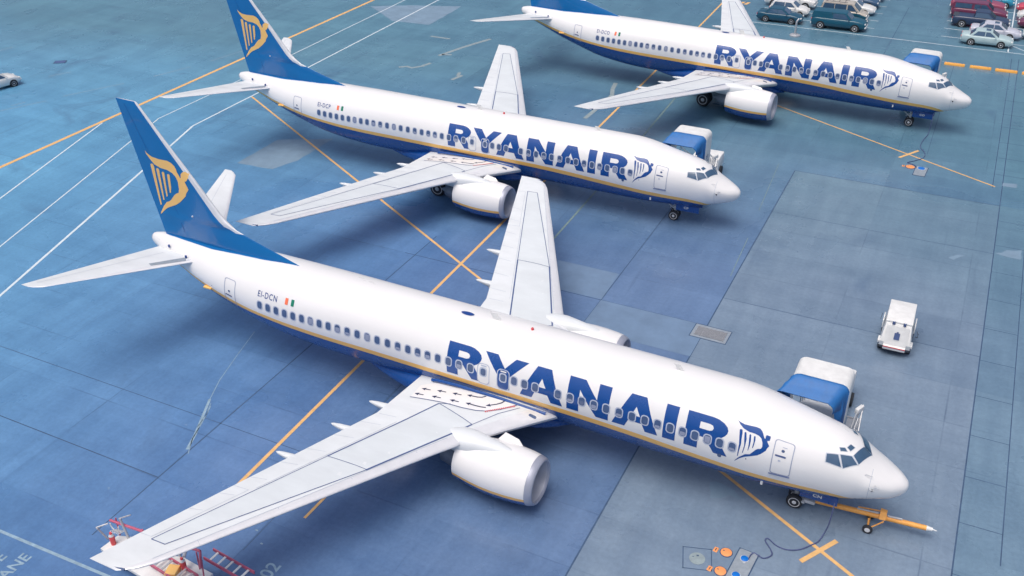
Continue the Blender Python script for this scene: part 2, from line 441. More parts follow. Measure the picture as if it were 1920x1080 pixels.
# lettering outlines, (s, arc height) on the starboard side
T_, B_ = 1.305, -.205
def g_R(x):
    o = [(x, T_), (x-1.02, T_), (x-1.25, 1.27), (x-1.47, 1.18), (x-1.62, 1.06), (x-1.68, .93), (x-1.66, .8), (x-1.59, .69), (x-1.5, .6), (x-1.33, .5), (x-1.78, B_), (x-1.23, B_), (x-1.0, .13), (x-.81, .385), (x-.555, .385), (x-.555, B_), (x, B_)]
    h = [(x-.55, 1.0), (x-.93, 1.0), (x-1.05, .97), (x-1.11, .87), (x-1.07, .77), (x-.95, .72), (x-.55, .72)]
    return (o, [h])
def g_A(x, k=1.): return ([(x-.69*k, T_), (x-1.34*k, T_), (x-1.99*k, B_), (x-1.45*k, B_), (x-1.3*k, .12), (x-.71*k, .12), (x-.56*k, B_), (x, B_)], [[(x-.99*k, .82), (x-1.2*k, .42), (x-.83*k, .42)]])
g_Y = ([(17.64, T_), (17.03, T_), (16.6, .77), (16.16, T_), (15.56, T_), (16.33, .45), (16.33, B_), (16.9, B_), (16.9, .38)], [])
g_N = ([(13.64, T_), (12.93, T_), (12.31, .59), (12.31, T_), (11.765, T_), (11.765, B_), (12.31, B_), (13.1, .83), (13.1, B_), (13.64, B_)], [])
g_I = ([(9.41, T_), (8.88, T_), (8.88, B_), (9.41, B_)], [])
LETTERS = [g_R(19.43), g_Y, g_A(15.83), g_N, g_A(11.6), g_I, g_R(8.507)]
HARP = [[(6.57,1.49),(6.48,1.44),(6.28,1.41),(6.03,1.44),(5.83,1.47),(5.68,1.46),(5.59,1.39),(5.54,1.31),(5.45,1.14),(5.41,1.13),(5.42,1.23),(5.39,1.3),(5.24,1.3),(5.23,1.23),(5.24,1.11),(5.32,1.08),(5.31,1.03),(5.21,0.88),(5.26,0.79),(5.3,0.64),(5.45,0.44),(5.57,0.32),(5.8,0.19),(6.04,0.06),(6.22,-0.08),(6.42,-0.3),(6.36,-0.18),(6.25,-0.03),(6.04,0.19),(5.86,0.26),(5.69,0.52),(5.62,0.6),(5.49,0.66),(5.46,0.77),(5.48,0.92),(5.55,1.08),(5.66,1.16),(5.83,1.19),(6.06,1.18),(6.29,1.24),(6.46,1.36)], [(6.42,1.14),(6.39,1.18),(6.32,1.17),(6.29,1.05),(6.26,0.6),(6.3,0.01),(6.33,-0.02),(6.33,0.57)], [(6.22,1.09),(6.19,1.13),(6.15,1.11),(6.09,0.87),(6.09,0.58),(6.13,0.23),(6.16,0.22),(6.13,0.57)], [(6.02,1.07),(5.99,1.11),(5.95,1.07),(5.92,0.85),(5.92,0.62),(5.95,0.41),(5.97,0.4),(5.97,0.68)], [(5.84,1.06),(5.82,1.1),(5.78,1.08),(5.76,0.94),(5.77,0.73),(5.79,0.58),(5.82,0.57),(5.81,0.84)]]
TAILHARP = [[(37.2,9.39),(37.09,9.27),(36.79,9.14),(36.34,9.11),(35.76,9.14),(35.52,9.06),(35.36,8.93),(35.28,8.78),(35.26,8.64),(35.17,8.5),(35.11,8.34),(35.06,8.4),(35.04,8.57),(34.92,8.69),(34.79,8.73),(34.6,8.71),(34.57,8.62),(34.64,8.42),(34.77,8.24),(34.86,8.22),(34.82,8.09),(34.7,7.83),(34.79,7.69),(34.88,7.59),(34.97,7.4),(35.38,7.02),(35.73,6.77),(36.2,6.54),(36.4,6.44),(36.66,6.26),(37.12,5.86),(37.07,5.99),(36.72,6.44),(36.44,6.73),(36.24,6.82),(36.07,6.94),(35.71,7.32),(35.57,7.42),(35.39,7.51),(35.32,7.74),(35.3,8.13),(35.39,8.36),(35.57,8.53),(35.89,8.63),(36.35,8.64),(36.72,8.75),(36.95,8.97),(37.15,9.21)], [(37.02,8.69),(36.87,8.76),(36.78,8.64),(36.86,6.49),(36.97,6.43)], [(36.66,8.52),(36.55,8.59),(36.46,8.54),(36.56,6.83),(36.65,6.8)], [(36.31,8.4),(36.21,8.47),(36.13,8.43),(36.25,7.12),(36.35,7.05)], [(35.96,8.36),(35.87,8.42),(35.78,8.38),(35.85,7.73),(35.96,7.37),(36.04,7.35)]]
COCKPIT = [[(3.117,1.387),(2.717,1.533),(2.509,0.934),(3.087,0.963)], [(2.634,1.578),(2.232,1.785),(1.97,1.498),(2.432,0.922)], [(2.171,1.895),(1.864,3.028),(1.543,2.974),(1.92,1.566)], [(2.726,1.937),(2.542,2.055),(2.432,1.921),(2.66,1.774)], [(2.461,2.151),(2.368,2.438),(2.2,2.393),(2.319,2.036)]]
FINBASE = [(36.65,2.622),(35.587,2.493),(33.693,2.427),(32.052,2.61),(30.563,2.721),(29.487,2.879),(28.631,3.016)]
WINS = [29.784, 29.284, 28.784, 28.284, 27.783, 27.276, 26.77, 26.262, 25.756, 25.246, 24.7, 24.155, 23.612, 23.07, 22.51, 21.965, 21.43, 20.918, 20.405, 19.88, 19.345, 18.81, 18.234,
        16.11, 15.62, 15.11, 14.05, 13.50, 12.96, 12.42, 11.87, 11.31, 10.74, 10.19, 9.64, 9.11, 8.59, 8.08, 7.57, 7.07, 6.57]

def fin_le(z): return FLE(z)
FLE = pchip([4.3, 4.9, 5.01, 5.3, 5.53, 5.92, 6.06, 6.25, 6.51, 7.2, 8.33, 10.1, 11.9], [27.9, 28.2, 28.6, 29.6, 30.44, 31.78, 32.2, 32.5, 32.85, 33.43, 34.3, 35.73, 37.15])
def fin_te(z): return 37.08+(z-4.72)*.1958
def fin_half(s, z):
    a = max(FLE(z), 32.2+(z-6.06)*.847) if z > 6.06 else FLE(z)
    b_ = fin_te(z); c = b_-a; x = min(max((s-a)/c, 0), 1)
    T = .046*(c if z > 6.06 else 4.9); k = .5*foil(x)*2
    if z <= 6.06: k = min(1, x*2.2)**.8*(1 if x < .6 else foil(x)/foil(.6))
    return T*k*(1 if x < .98 else .35)+.004
def make_fin(root):
    mb = MB(); zs = [4.3, 4.6, 4.9, 5.0, 5.15, 5.3, 5.5, 5.7, 5.92, 6.06, 6.2, 6.4, 6.7, 7.2, 7.8, 8.4, 9, 9.6, 10.2, 10.8, 11.4, 11.8, 11.88]
    xs = [0, .006, .02, .045, .08, .13, .2, .3, .42, .55, .68, .8, .9, .97, 1]
    secs = []
    for z in zs:
        a, b_ = FLE(z), fin_te(z)
        up = [(a+(b_-a)*x, fin_half(a+(b_-a)*x, z)*(0 if x in (0,) else 1)*(.45 if z > 11.85 else 1)) for x in xs]
        secs.append([A(s, y, z) for s, y in up]+[A(s, -y, z) for s, y in reversed(up[1:-1])])
    m = len(xs)
    def mif(k, i):
        j = i if i < m-1 else 2*(m-1)-1-i
        return 1 if (j <= 3 and zs[k] >= 5.92) else 0
    mb.loft(secs, mif=mif)
    fin = mb.build('tail_fin', [M['finblue'], M['slat']], root, ang=50)
    mb = MB()
    for o in TAILHARP: decal(mb, o, [], lambda u, v: A(u, fin_half(u, v)+.008, v), grid=.25)
    mb.build('emblem', M['gold'], fin)
    mb = MB()
    pts = [A(fin_te(z)-.36*(fin_te(z)-fin_le(z)) if z > 6.2 else fin_te(z)-1.6, 0, z) for z in (5.2, 6.2, 8, 10, 11.7)]
    for i in range(4):
        p, q = pts[i], pts[i+1]; s1, z1 = -p[0], p[2]-PITCH*(-p[0]); s2, z2 = -q[0], q[2]-PITCH*(-q[0])
        decal(mb, strip([(s1, z1), (s2, z2)], .022), [], lambda u, v: A(u, fin_half(u, v)+.006, v), grid=.4)
    mb.build('rudder_seam', M['blue'], fin)
    # the fin colour carried down over the crown on both sides
    mb = MB()
    side = [(u, v) for u, v in FINBASE]
    top = [(s, 1.9*R(89.9)) for s in (28.64, 30, 31.5, 33, 34.5, 36, 37.0)]
    o = top+[(37.05, 1.9*R(84))]+side[:-1]
    for sg in (1, -1):
        decal(mb, o, [], lambda u, v: (lambda p: (p[0], p[1]*sg, p[2]))(AF(u, v, .006)), grid=.3)
    mb.build('fin_base_paint', M['finblue'], fin)
    mb = MB(); mb.turn(A(34.75, .2, 6.35), (0, -1, 0), [(0, .05), (.05, .03)], 8)
    mb.build('tail_light', M['gsewhite'], fin)
    return fin

def wing_pt(s, y, side, e=0.): return A(s, side*y, wup(s, y)+e)
def make_wing(root, side):
    mb = MB(); ys = [1.2, 1.9, 2.4, 3, 3.6, 4.2, 4.6, 5.0, 5.1, 5.6, 6.4, 7.4, 8.6, 10, 11.5, 13, 14.5, 15.6, 16.3, 16.75, 17.02, 17.16]
    xs = [0, .008, .025, .05, .085, .13, .19, .27, .36, .46, .57, .68, .78, .88, .95, 1]
    secs = []
    for y in ys:
        yy = min(y, 17.16); a, b_ = wle(yy), wte(yy)
        if y > 16.3: a = a+(.45*((y-16.3)/.86)**2.2)
        c = b_-a; f = 1 if y < 16.5 else 1-.75*((y-16.5)/.66)**2
        up = [(a+c*x, wz(y)+c*.045*foil(x)*f) for x in xs]
        lo = [(a+c*x, wz(y)-c*(.075 if y < 6 else .062)*foil(x)*f*(1 if x < .99 else 0)-.004) for x in xs[1:-1]]
        secs.append([A(s, side*y, z) for s, z in up]+[A(s, side*y, z) for s, z in reversed(lo)])
    m = len(xs)
    def mif(k, i):
        if i < m-1: return 1 if i < 5 else 0
        return 1 if i >= 2*m-2-4 else 0
    mb.loft(secs, mif=mif)
    w = mb.build('wing', [M['wing'], M['slat']], root, ang=40)
    W = lambda e: (lambda u, v: wing_pt(u, v, side, e))
    mb = MB()                                                     # the darker wing box skin
    decal(mb, [(23.66, 15.5), (23.03, 15.5), (19.2, 8.75), (16.97, 4.14), (18.98, 3.42), (21.05, 8.72)], [], W(.006), grid=.5)
    mb.build('wing_box_panel', M['wingbox'], w)
    mb = MB()
    def ln(pts, wd=.045, e=.012, mi=0): decal(mb, strip(pts, wd), [], W(e), mi, grid=.4)
    ln([(23.66, 15.5), (21.05, 8.72)], .035); ln([(21.05, 8.72), (18.98, 3.42)], .07)
    ln([(23.03, 15.5), (19.2, 8.75)], .035); ln([(19.2, 8.75), (16.97, 4.14)], .075)
    ln([(23.66, 15.5), (23.03, 15.5)], .035); ln([(18.98, 3.42), (16.97, 4.14)], .035, .014); ln([(21.05, 8.71), (19.2, 8.71)], .03, .014)
    ln([(16.97, 4.14), (16.33, 2.92), (15.7, 2.12)], .03)
    ln([(18.98, 3.42), (18.5, 3.24)], .03)
    if side == 1: ln([(20.44, 3.46), (19.6, 3.37), (18.88, 3.29), (17.9, 3.29), (17.3, 3.21), (16.9, 3.05), (16.4, 2.66), (15.85, 1.95)], .045, .016)
    mb.build('panel_seam', M['line'], w, smooth=False)
    mb = MB()
    for y0 in (6.0, 7.3, 8.6, 9.8, 11.1, 12.4, 13.6): 
        b_ = wte(y0); c = b_-wle(y0); decal(mb, strip([(b_-.04, y0), (b_-.24*c, y0-.12)], .018), [], W(.01), grid=.4)
    for y0 in (6.9, 9.5, 12.2, 14.9):
        a = wle(y0); decal(mb, strip([(a+.02, y0), (a+.1*(wte(y0)-a), y0-.1)], .018), [], W(.01), grid=.4)
    decal(mb, strip([(20.95, 5.14), (20.1, 5.1)], .022), [], W(.01), grid=.4)
    a_ = [(wte(y)-.30*(wte(y)-wle(y)), y) for y in (5.4, 7.5, 9.5, 11.6)]
    decal(mb, strip(a_, .02), [], W(.01), grid=.5)
    b2 = [(wte(y)-.26*(wte(y)-wle(y)), y) for y in (11.8, 13.6, 15.4)]
    decal(mb, strip(b2+[(wte(15.4)-.02, 15.4)], .018), [], W(.01), grid=.5)
    decal(mb, strip([(wte(11.8)-.26*(wte(11.8)-wle(11.8)), 11.8), (wte(11.8)-.02, 11.8)], .018), [], W(.01), grid=.5)
    # slat trailing edge
    decal(mb, strip([(wle(y)+.125*(wte(y)-wle(y)), y) for y in (5.4, 8, 11, 14, 16.2)], .02), [], W(.01), grid=.5)
    mb.build('control_surface_seam', M['seam'], w, smooth=False)
    if side == 1:
        # escape walkway: white patch with arrows and a red hatched edge
        mb = MB(); decal(mb, [(20.42, 3.44), (19.6, 3.35), (18.88, 3.27), (17.9, 3.27), (17.3, 3.19), (16.9, 3.03), (16.4, 2.64), (15.95, 2.1), (17, 1.97), (20.0, 1.97), (20.5, 2.45)], [], W(.011), grid=.3)
        mb.build('walkway_panel', M['white'], w)
        def arrow(s0, y0, dx, dy, L_=.45, k=1., mb=None):
            own = mb is None
            if own: mb = MB()
            l = math.hypot(dx, dy); dx, dy = dx/l, dy/l; nx, ny = -dy, dx
            P = [(-L_/2, .03), (L_/2-.2, .03), (L_/2-.22, .11), (L_/2, 0), (L_/2-.22, -.11), (L_/2-.2, -.03), (-L_/2, -.03)]
            decal(mb, [(s0+dx*a*k+nx*b_*k, y0+dy*a*k+ny*b_*k) for a, b_ in P], [], W(.017), grid=.3)
            if own: mb.build('escape_arrow', M['arrow'], w, smooth=False)
        for s0, y0 in ((20.1, 2.64), (19.37, 2.52), (18.64, 2.44), (20.18, 3.12), (19.35, 3.03), (18.48, 2.97)): arrow(s0, y0, 1, .06)
        def bend(pts, k=1.):
            mb = MB(); decal(mb, strip(pts, .07), [], W(.017), grid=.2)
            a, b_ = pts[-2], pts[-1]; arrow(b_[0], b_[1], b_[0]-a[0], b_[1]-a[1], .5, mb=mb); mb.build('escape_arrow', M['arrow'], w, smooth=False)
        bend([(17.38, 2.05), (17.5, 2.2), (17.7, 2.28), (17.95, 2.3)])
        bend([(17.0, 2.82), (17.2, 2.88), (17.45, 2.9), (17.7, 2.9)])
        bend([(16.5, 2.02), (16.55, 2.2), (16.7, 2.4), (16.88, 2.55)])
        mb = MB()
        for k in range(17):
            t = k/17; s0 = 16.93-t*.98; y0 = 3.07-t*1.0
            decal(mb, [(s0, y0), (s0-.035, y0-.035), (s0-.1, y0+.03), (s0-.065, y0+.065)], [], W(.019), grid=.3)
        mb.build('red_hatching', M['red'], w, smooth=False)
    # flap track fairings
    for yf, tip, dz in ((4.36, 22.0, -.16), (6.55, 22.45, -.14), (9.25, 23.2, -.1)):
        mb = MB(); secs = []
        z0 = wz(yf)+dz
        for t, hw, hu, hd in ((-.0, .01, .01, .02), (.12, .07, .05, .07), (.4, .12, .08, .16), (.9, .17, .1, .28), (1.7, .18, .05, .36), (2.5, .14, .02, .34), (3.2, .05, .0, .28)):
            s = tip-t; zc = z0+.02*t
            secs.append([A(s, side*(yf+hw*math.cos(a)), zc+(hu if math.sin(a) > 0 else hd)*math.sin(a)) for a in (2*math.pi*i/12 for i in range(12))])
        mb.loft(secs); mb.build('flap_fairing', M['wing'], w, ang=60)
    # landing light in the wing root, navigation light at the tip
    mb = MB()
    decal(mb, rrect(15.02, 2.3, .34, .16, .07), [], W(.012), grid=.3)
    mb.cyl(A(wle(16.9)+.35, side*17.0, wz(17)), A(wle(16.9)+.8, side*17.08, wz(17)), .05, .03, 8)
    mb.build('wing_light', M['glass'], w)
    return w

def make_engine(root, side):
    YC, ZC, N_ = 4.83, 1.25, 40
    O = A(0, side*YC, ZC)
    def ring(s, r, flat=1., dz=0.):
        out = []
        for k in range(N_):
            a = 2*math.pi*k/N_; z = r*math.sin(a)
            if z < 0: z *= flat
            out.append(A(s, side*(YC+r*math.cos(a)), ZC+z+dz))
        return out
    prof = [(13.74, 1.085, .97), (14.1, 1.14, .97), (14.6, 1.18, .97), (15.2, 1.19, .98), (15.7, 1.165, .99), (16.3, 1.09, 1), (16.8, 1.0, 1), (17.12, .94, 1), (17.12, .90, 1), (16.8, .9, 1)]
    mb = MB()
    def mif(k, i):
        z = math.sin(2*math.pi*(i+.5)/N_)
        if k >= 7: return 3
        return 0 if z > -.08 else (1 if z > -.36 else 2)
    mb.loft([ring(s, r, f) for s, r, f in prof], mif=mif, caps=(False, True))
    e = mb.build('engine', [M['white'], M['yellow'], M['blue'], M['darkmetal']], root, ang=50)
    mb = MB()
    mb.loft([ring(s, r, f) for s, r, f in ((13.735, 1.083, .97), (13.62, 1.055, .97), (13.52, 1.01, .97), (13.46, .965, .97), (13.445, .93, .97), (13.47, .895, .97), (13.56, .865, .97))], caps=(False, False))
    mb.build('intake_lip', M['metal'], e, ang=70)
    mb = MB()
    mb.loft([ring(s, r, f) for s, r, f in ((13.56, .865, .97), (13.9, .82, .98), (14.3, .79, 1), (14.75, .785, 1))], caps=(False, False))
    mb.build('intake_duct', M['inlet'], e, ang=70)
    mb = MB()
    for k in range(24):
        a = 2*math.pi*k/24; b_ = a+.2
        q = []
        for r, t, ds in ((.24, a, 0), (.78, a+.08, .02), (.78, a+.26, .16), (.24, a+.2, .12)): q.append(A(14.6+ds, side*(YC+r*math.cos(t)), ZC+r*math.sin(t)))
        mb.poly(q)
    mb.turn(A(14.85, side*YC, ZC), (1, 0, 0), [(-.05, .78), (0, .78)], 24)
    mb.turn(A(14.7, side*YC, ZC), (1, 0, 0), [(0, .27), (.12, .26), (.3, .17), (.42, .05), (.45, .004)], 20)
    mb.build('fan', M['fan'], e, recalc=False)
    mb = MB()
    mb.loft([ring(s, r) for s, r in ((16.6, .68), (17.2, .60), (17.6, .52), (17.95, .44), (17.95, .40), (17.7, .40))], caps=(False, True))
    mb.loft([ring(s, r) for s, r in ((17.6, .27), (17.95, .24), (18.2, .13), (18.4, .02))])
    mb.build('exhaust_nozzle', M['darkmetal'], e, ang=60)
    # pylon fairing, blending into the wing leading edge
    mb = MB(); secs = []
    for s, hw, zt, zb in ((14.45, .03, 2.36, 2.2), (14.7, .16, 2.42, 2.0), (15.1, .27, 2.50, 1.9), (15.6, .36, 2.57, 1.8), (16.1, .44, 2.62, 1.75), (16.6, .54, 2.64, 1.7), (17.1, .55, 2.62, 1.65), (17.8, .3, 2.50, 1.6), (18.8, .2, 2.38, 1.8), (19.8, .08, 2.2, 1.9)):
        secs.append([A(s, side*(YC+hw*math.copysign(abs(math.cos(a))**.7, math.cos(a))), (zt+zb)/2+(zt-zb)/2*math.copysign(abs(math.sin(a))**.8, math.sin(a))) for a in (2*math.pi*i/16 for i in range(16))])
    mb.loft(secs); mb.build('pylon', M['wing'], e, ang=60)
    mb = MB(); q = [(14.55, 1.12), (14.85, 1.38), (15.5, 1.5), (15.75, 1.15)]
    a = R(52)
    def cp(s, r, d): return A(s, side*(YC-r*math.cos(a))+d, ZC+r*math.sin(a))
    mb.loft([[cp(s, r, d) for s, r in q] for d in (-.015, .015)]); mb.build('nacelle_strake', M['white'], e, smooth=False)
    mb = MB()
    def N2(u, v):
        r = 1.19-.02*abs(u-15.2)+.012; return A(u, side*(YC+r*math.cos(v)), ZC+r*math.sin(v)*.99)
    for u, v, w_, h_ in ((15.45, R(-30), .05, .035), (15.32, R(-31), .10, .012), (15.4, R(-40), .012, .1), (14.95, R(-27), .03, .03)):
        decal(mb, rrect(u, v, w_*2, h_*2, min(w_, h_)*.5), [], N2, grid=.2)
    mb.build('nacelle_stencil', M['navy'], e, smooth=False)
    return e

def make_stab(root, side):
    mb = MB(); secs = []; xs = [0, .01, .04, .09, .18, .32, .5, .7, .86, 1]
    for y in (.25, 1.04, 2, 3.5, 5, 6.3, 6.85, 7.08, 7.17):
        t = (y-1.04)/(7.17-1.04); a = 34.43+(38.4-34.43)*t; b_ = 37.42+(39.24-37.42)*t
        if y > 6.8: a += .35*((y-6.8)/.37)**2
        c = b_-a; z = 4.24+.118*(y-1); f = 1 if y < 7 else .5
        secs.append([A(a+c*x, side*y, z+c*.04*foil(x)*f) for x in xs]+[A(a+c*x, side*y, z-c*.045*foil(x)*f-.003) for x in reversed(xs[1:-1])])
    m = len(xs)
    mb.loft(secs, mif=lambda k, i: 1 if (i < 3 or i >= 2*m-2-3) else 0)
    s_ = mb.build('tailplane', [M['wing'], M['slat']], root, ang=40)
    mb = MB()
    def SP(u, v):
        t = (v-1.04)/6.13; a = 34.43+3.97*t; b_ = 37.42+1.82*t; c = b_-a; x = min(max((u-a)/c, 0), 1)
        return A(u, side*v, 4.24+.118*(v-1)+c*.04*foil(x)+.008)
    decal(mb, strip([(36.35, 1.1), (38.75, 6.7)], .02), [], SP, grid=.5)
    mb.build('elevator_seam', M['seam'], s_, smooth=False)
    mb = MB(); decal(mb, [(34.95, 1.0), (34.72, 1.25), (35.7, 2.6), (35.95, 2.5)], [], SP, grid=.4)
    mb.build('root_gap_plate', M['steelplate'], s_, smooth=False)
    for s0, z0 in ((34.9, 4.42), (36.3, 4.52)):
        mb = MB(); y0 = sec(s0)[2]*.93
        mb.box(A(s0, side*y0, z0), (.1, .08, .16), bev=.02); mb.build('tailplane_bracket', M['navy'], s_)
    return s_

def make_gear(root):
    def wheel(par, s, y, r, w, rim):
        mb = MB(); ax = (0, -1, 0); c = (-s, -y, r)
        mb.turn(c, ax, [(-w/2, r*.6), (-w/2, r*.86), (-w*.36, r*.97), (-w*.15, r), (w*.15, r), (w*.36, r*.97), (w/2, r*.86), (w/2, r*.6)], 28)
        t = mb.build('wheel', M['tyre'], par, ang=50)
        mb = MB()
        for sg in (1, -1):
            mb.turn(c, (0, -sg, 0), [(w*.3, r*.68), (w*.515, r*.68), (w*.525, r*.62), (w*.47, r*.56), (w*.46, r*.3), (w*.5, r*.26), (w*.56, r*.16), (w*.56, .01)], 20)
        mb.build('hub', rim, t, ang=40)
    mb = MB()
    mb.cyl((-4.03, 0, .36), (-4.0, 0, 1.35), .085, .11, 12); mb.cyl((-4.03, -.3, .34), (-4.03, .3, .34), .05, n=8)
    mb.cyl((-4.03, 0, .7), (-4.9, 0, 1.35), .045, n=8); mb.tube([(-4.15, 0, .55), (-4.35, 0, .75), (-4.1, 0, .95)], .035)
    mb.box((-3.9, 0, .95), (.25, .34, .12), bev=.02)
    mb.cyl((-3.93, -.12, 1.0), (-3.85, -.12, 1.0), .07, n=12); mb.cyl((-3.93, .12, 1.0), (-3.85, .12, 1.0), .07, n=12)
    ng = mb.build('nose_gear', M['strut'], root, ang=40)
    for y in (.22, -.22): wheel(ng, 4.03, y, .34, .2, M['hub'])
    for sg in (1, -1):
        mb = MB(); mb.box((-3.12, -sg*.42, 1.1), (1.5, .035, .44), bev=.012)
        d = mb.build('gear_door', M['blue'], ng, ang=30)
    for side in (1, -1):
        mb = MB()
        mb.cyl((-19.63, -side*2.86, .56), (-19.6, -side*2.8, 2.2), .12, .16, 12); mb.cyl((-19.63, -side*2.45, .56), (-19.63, -side*3.27, .56), .08, n=10)
        mb.cyl((-19.6, -side*2.8, 1.1), (-19.5, -side*1.6, 1.9), .07, n=8); mb.tube([(-19.8, -side*2.86, .75), (-20.1, -side*2.86, 1.0), (-19.8, -side*2.84, 1.3)], .05)
        mb.box((-19.6, -side*3.1, 1.75), (1.1, .05, .95), bev=.01)
        mg = mb.build('main_gear', M['strut'], root, ang=40)
        for y in (2.56, 3.16): wheel(mg, 19.63, side*y, .565, .38, M['strut'])
    return ng, d

def make_airliner():
    root = empty('airliner')
    make_fuselage(root)
    mb = MB()
    secs = []
    for s, w, h, zc in ((13.8, .6, .12, 1.1), (14.4, 1.25, .32, 1.25), (15.1, 1.8, .56, 1.42), (16, 2.05, .7, 1.52), (18, 2.1, .76, 1.55), (20.4, 2.08, .74, 1.52), (21.6, 1.85, .64, 1.42), (22.7, 1.5, .48, 1.32), (23.7, 1.1, .3, 1.22), (24.6, .7, .12, 1.15)):
        secs.append([A(s, w*math.copysign(abs(math.cos(a))**.75, math.cos(a)), zc+h*math.copysign(abs(math.sin(a))**.75, math.sin(a))) for a in (2*math.pi*i/28 for i in range(28))])
    mb.loft(secs); mb.build('belly_fairing', M['blue'], root, ang=60)
    for sg in (1, -1):
        mb = MB(); mb.tube([A(14.6, sg*1.86, 2.24), A(15.5, sg*1.93, 2.32), A(17, sg*1.95, 2.40), A(18.8, sg*1.95, 2.40), A(19.9, sg*1.95, 2.33), A(20.2, sg*1.95, 2.26)], .075, 8)
        mb.build('wing_root_seal', M['blue'], root)
    mb = MB()
    for o, h in LETTERS: decal(mb, o, h, lambda u, v: AF(u, v, .006), grid=.16)
    mb.build('lettering', M['blue'], root, ang=80)
    mb = MB()
    for o in HARP: decal(mb, o, [], lambda u, v: AF(u, v, .006), grid=.16)
    mb.build('emblem', M['blue'], root, ang=80)
    # cabin windows, one object each, some blinds pulled
    RW = random.Random(11)
    def window(par, s, ph, name='cabin_window', w=.27, h=.38):
        mb = MB(); o = rrect(s, ph, w+.09, h+.10, .14, 4); i = rrect(s, ph, w, h, .11, 4)
        decal(mb, o, [i], lambda u, v: AF(u, v, .012), 0, grid=.3)
        decal(mb, i, [], lambda u, v: AF(u, v, .010), 1, grid=.3)
        if RW.random() < .4:
            k = RW.choice((.3, .45, .6, .8)); decal(mb, rrect(s, ph-h/2+.03+h*k/2, w-.05, h*k, .04, 2), [], lambda u, v: AF(u, v, .0125), 2, grid=.3)
        return mb.build(name, [M['frame'], M['glass'], M['blind']], par, ang=80)
    for s in WINS: window(root, s, .335)
    # doors
    def door(s0, s1, p0, p1, exitdoor=False, fill='white', nm='service_door'):
        cu, cv, w, h = (s0+s1)/2, (p0+p1)/2, abs(s1-s0), abs(p1-p0)
        r = .13 if not exitdoor else .2
        mb = MB(); o = rrect(cu, cv, w+.03, h+.03, r, 5); i = rrect(cu, cv, w-.045, h-.045, r-.02, 5)
        decal(mb, o, [i], lambda u, v: AF(u, v, .012), 1, grid=.2); (decal(mb, i, [], lambda u, v: AF(u, v, .010), 0, grid=.2) if fill else None)
        return mb.build(nm, [M[fill or 'white'], M['doorline'] if not exitdoor else M['frame']], root, ang=80)
    d1 = door(4.28, 5.02, -.34, 1.30)
    mb = MB(); decal(mb, rrect(4.67, .865, .13, .13, .065, 6), [], lambda u, v: AF(u, v, .02), grid=.2); mb.build('door_window', M['glass'], d1)
    mb = MB(); decal(mb, rrect(4.73, .60, .42, .085, .04), [], lambda u, v: AF(u, v, .02), grid=.2); mb.build('handle', M['line'], d1)
    for q in ((4.62, 1.03, .18, .03, .01), (4.74, .38, .1, .08, .03)):
        mb = MB(); decal(mb, rrect(*q), [], lambda u, v: AF(u, v, .02), grid=.2); mb.build('stencil', M['frame'], d1)
    mb = MB(); mb.tube([AF(4.26+.1*i, -.375, .03) for i in range(9)], .022); mb.build('door_sill', M['line'], d1)
    d2 = door(31.38, 32.08, -.62, 1.05, fill=None)
    mb = MB(); decal(mb, rrect(31.76, .346, .12, .12, .06, 6), [], lambda u, v: AF(u, v, .02), grid=.2); mb.build('door_window', M['glass'], d2)
    mb = MB(); decal(mb, rrect(31.8, .08, .42, .08, .04), [], lambda u, v: AF(u, v, .02), grid=.2); mb.build('handle', M['line'], d2)
    for s, f in ((17.6, 'white'), (16.64, 'blue')):
        e = door(s-.29, s+.29, -.25, .72, True, f, 'overwing_exit')
        mb = MB(); o = rrect(s, .335, .36, .46, .13); i = rrect(s, .335, .25, .34, .1)
        decal(mb, o, [i], lambda u, v: AF(u, v, .022), 0, grid=.3); decal(mb, i, [], lambda u, v: AF(u, v, .020), 1, grid=.3); mb.build('exit_window', [M['frame'], M['glass']], e, ang=80)
        mb = MB(); decal(mb, rrect(s, .63, .28, .06, .02), [], lambda u, v: AF(u, v, .02), grid=.3); mb.build('exit_handle', M['gsewhite'] if f == 'blue' else M['frame'], e)
    # cockpit glazing, both sides
    def grow(o, k):
        cx = sum(p[0] for p in o)/len(o); cy = sum(p[1] for p in o)/len(o)
        out = []
        for p in o:
            d = math.dist(p, (cx, cy)); out.append((cx+(p[0]-cx)*(1+k/d), cy+(p[1]-cy)*(1+k/d)))
        return out
    for sg in (1, -1):
        for i, o in enumerate(COCKPIT):
            mb = MB()
            mp = lambda e: (lambda u, v: (lambda p: (p[0], p[1]*sg, p[2]))(AF(u, min(v, 2.98), e)))
            decal(mb, grow(o, .05 if i < 3 else .03), [o], mp(.014), 0, grid=.12); decal(mb, o, [], mp(.011), 1, grid=.12)
            mb.build('cockpit_window' if i < 3 else 'eyebrow_window', [M['seam'], M['cockpit']], root, ang=80)
    make_fin(root)
    for side in (1, -1): make_wing(root, side); make_engine(root, side); make_stab(root, side)
    make_gear(root)
    # small fittings
    def top(s, yy=0.): t, b_, w, c = sec(s); return A(s, yy, c+(t-c)*math.sqrt(max(0, 1-(yy/w)**2)))
    for s0, L_, h in ((17.6, .42, .34), (9.2, .3, .28)):
        mb = MB(); p = Vector(top(s0)); mb.loft([[p+Vector((d*.9-t_, dy, hh)) for d, dy in ((0, 0), (-L_/2, .02), (-L_, 0), (-L_/2, -.02))] for hh, t_ in ((-.03, 0), (h, .22))])
        mb.build('blade_antenna', M['gsewhite'], root, smooth=False)
    mb = MB(); decal(mb, [(19.23+.33*math.cos(a), 2.86+.12*math.sin(a)) for a in (2*math.pi*i/16 for i in range(16))], [], lambda u, v: AF(u, v, .02), grid=.3); mb.build('crown_antenna_plate', M['navy'], root)
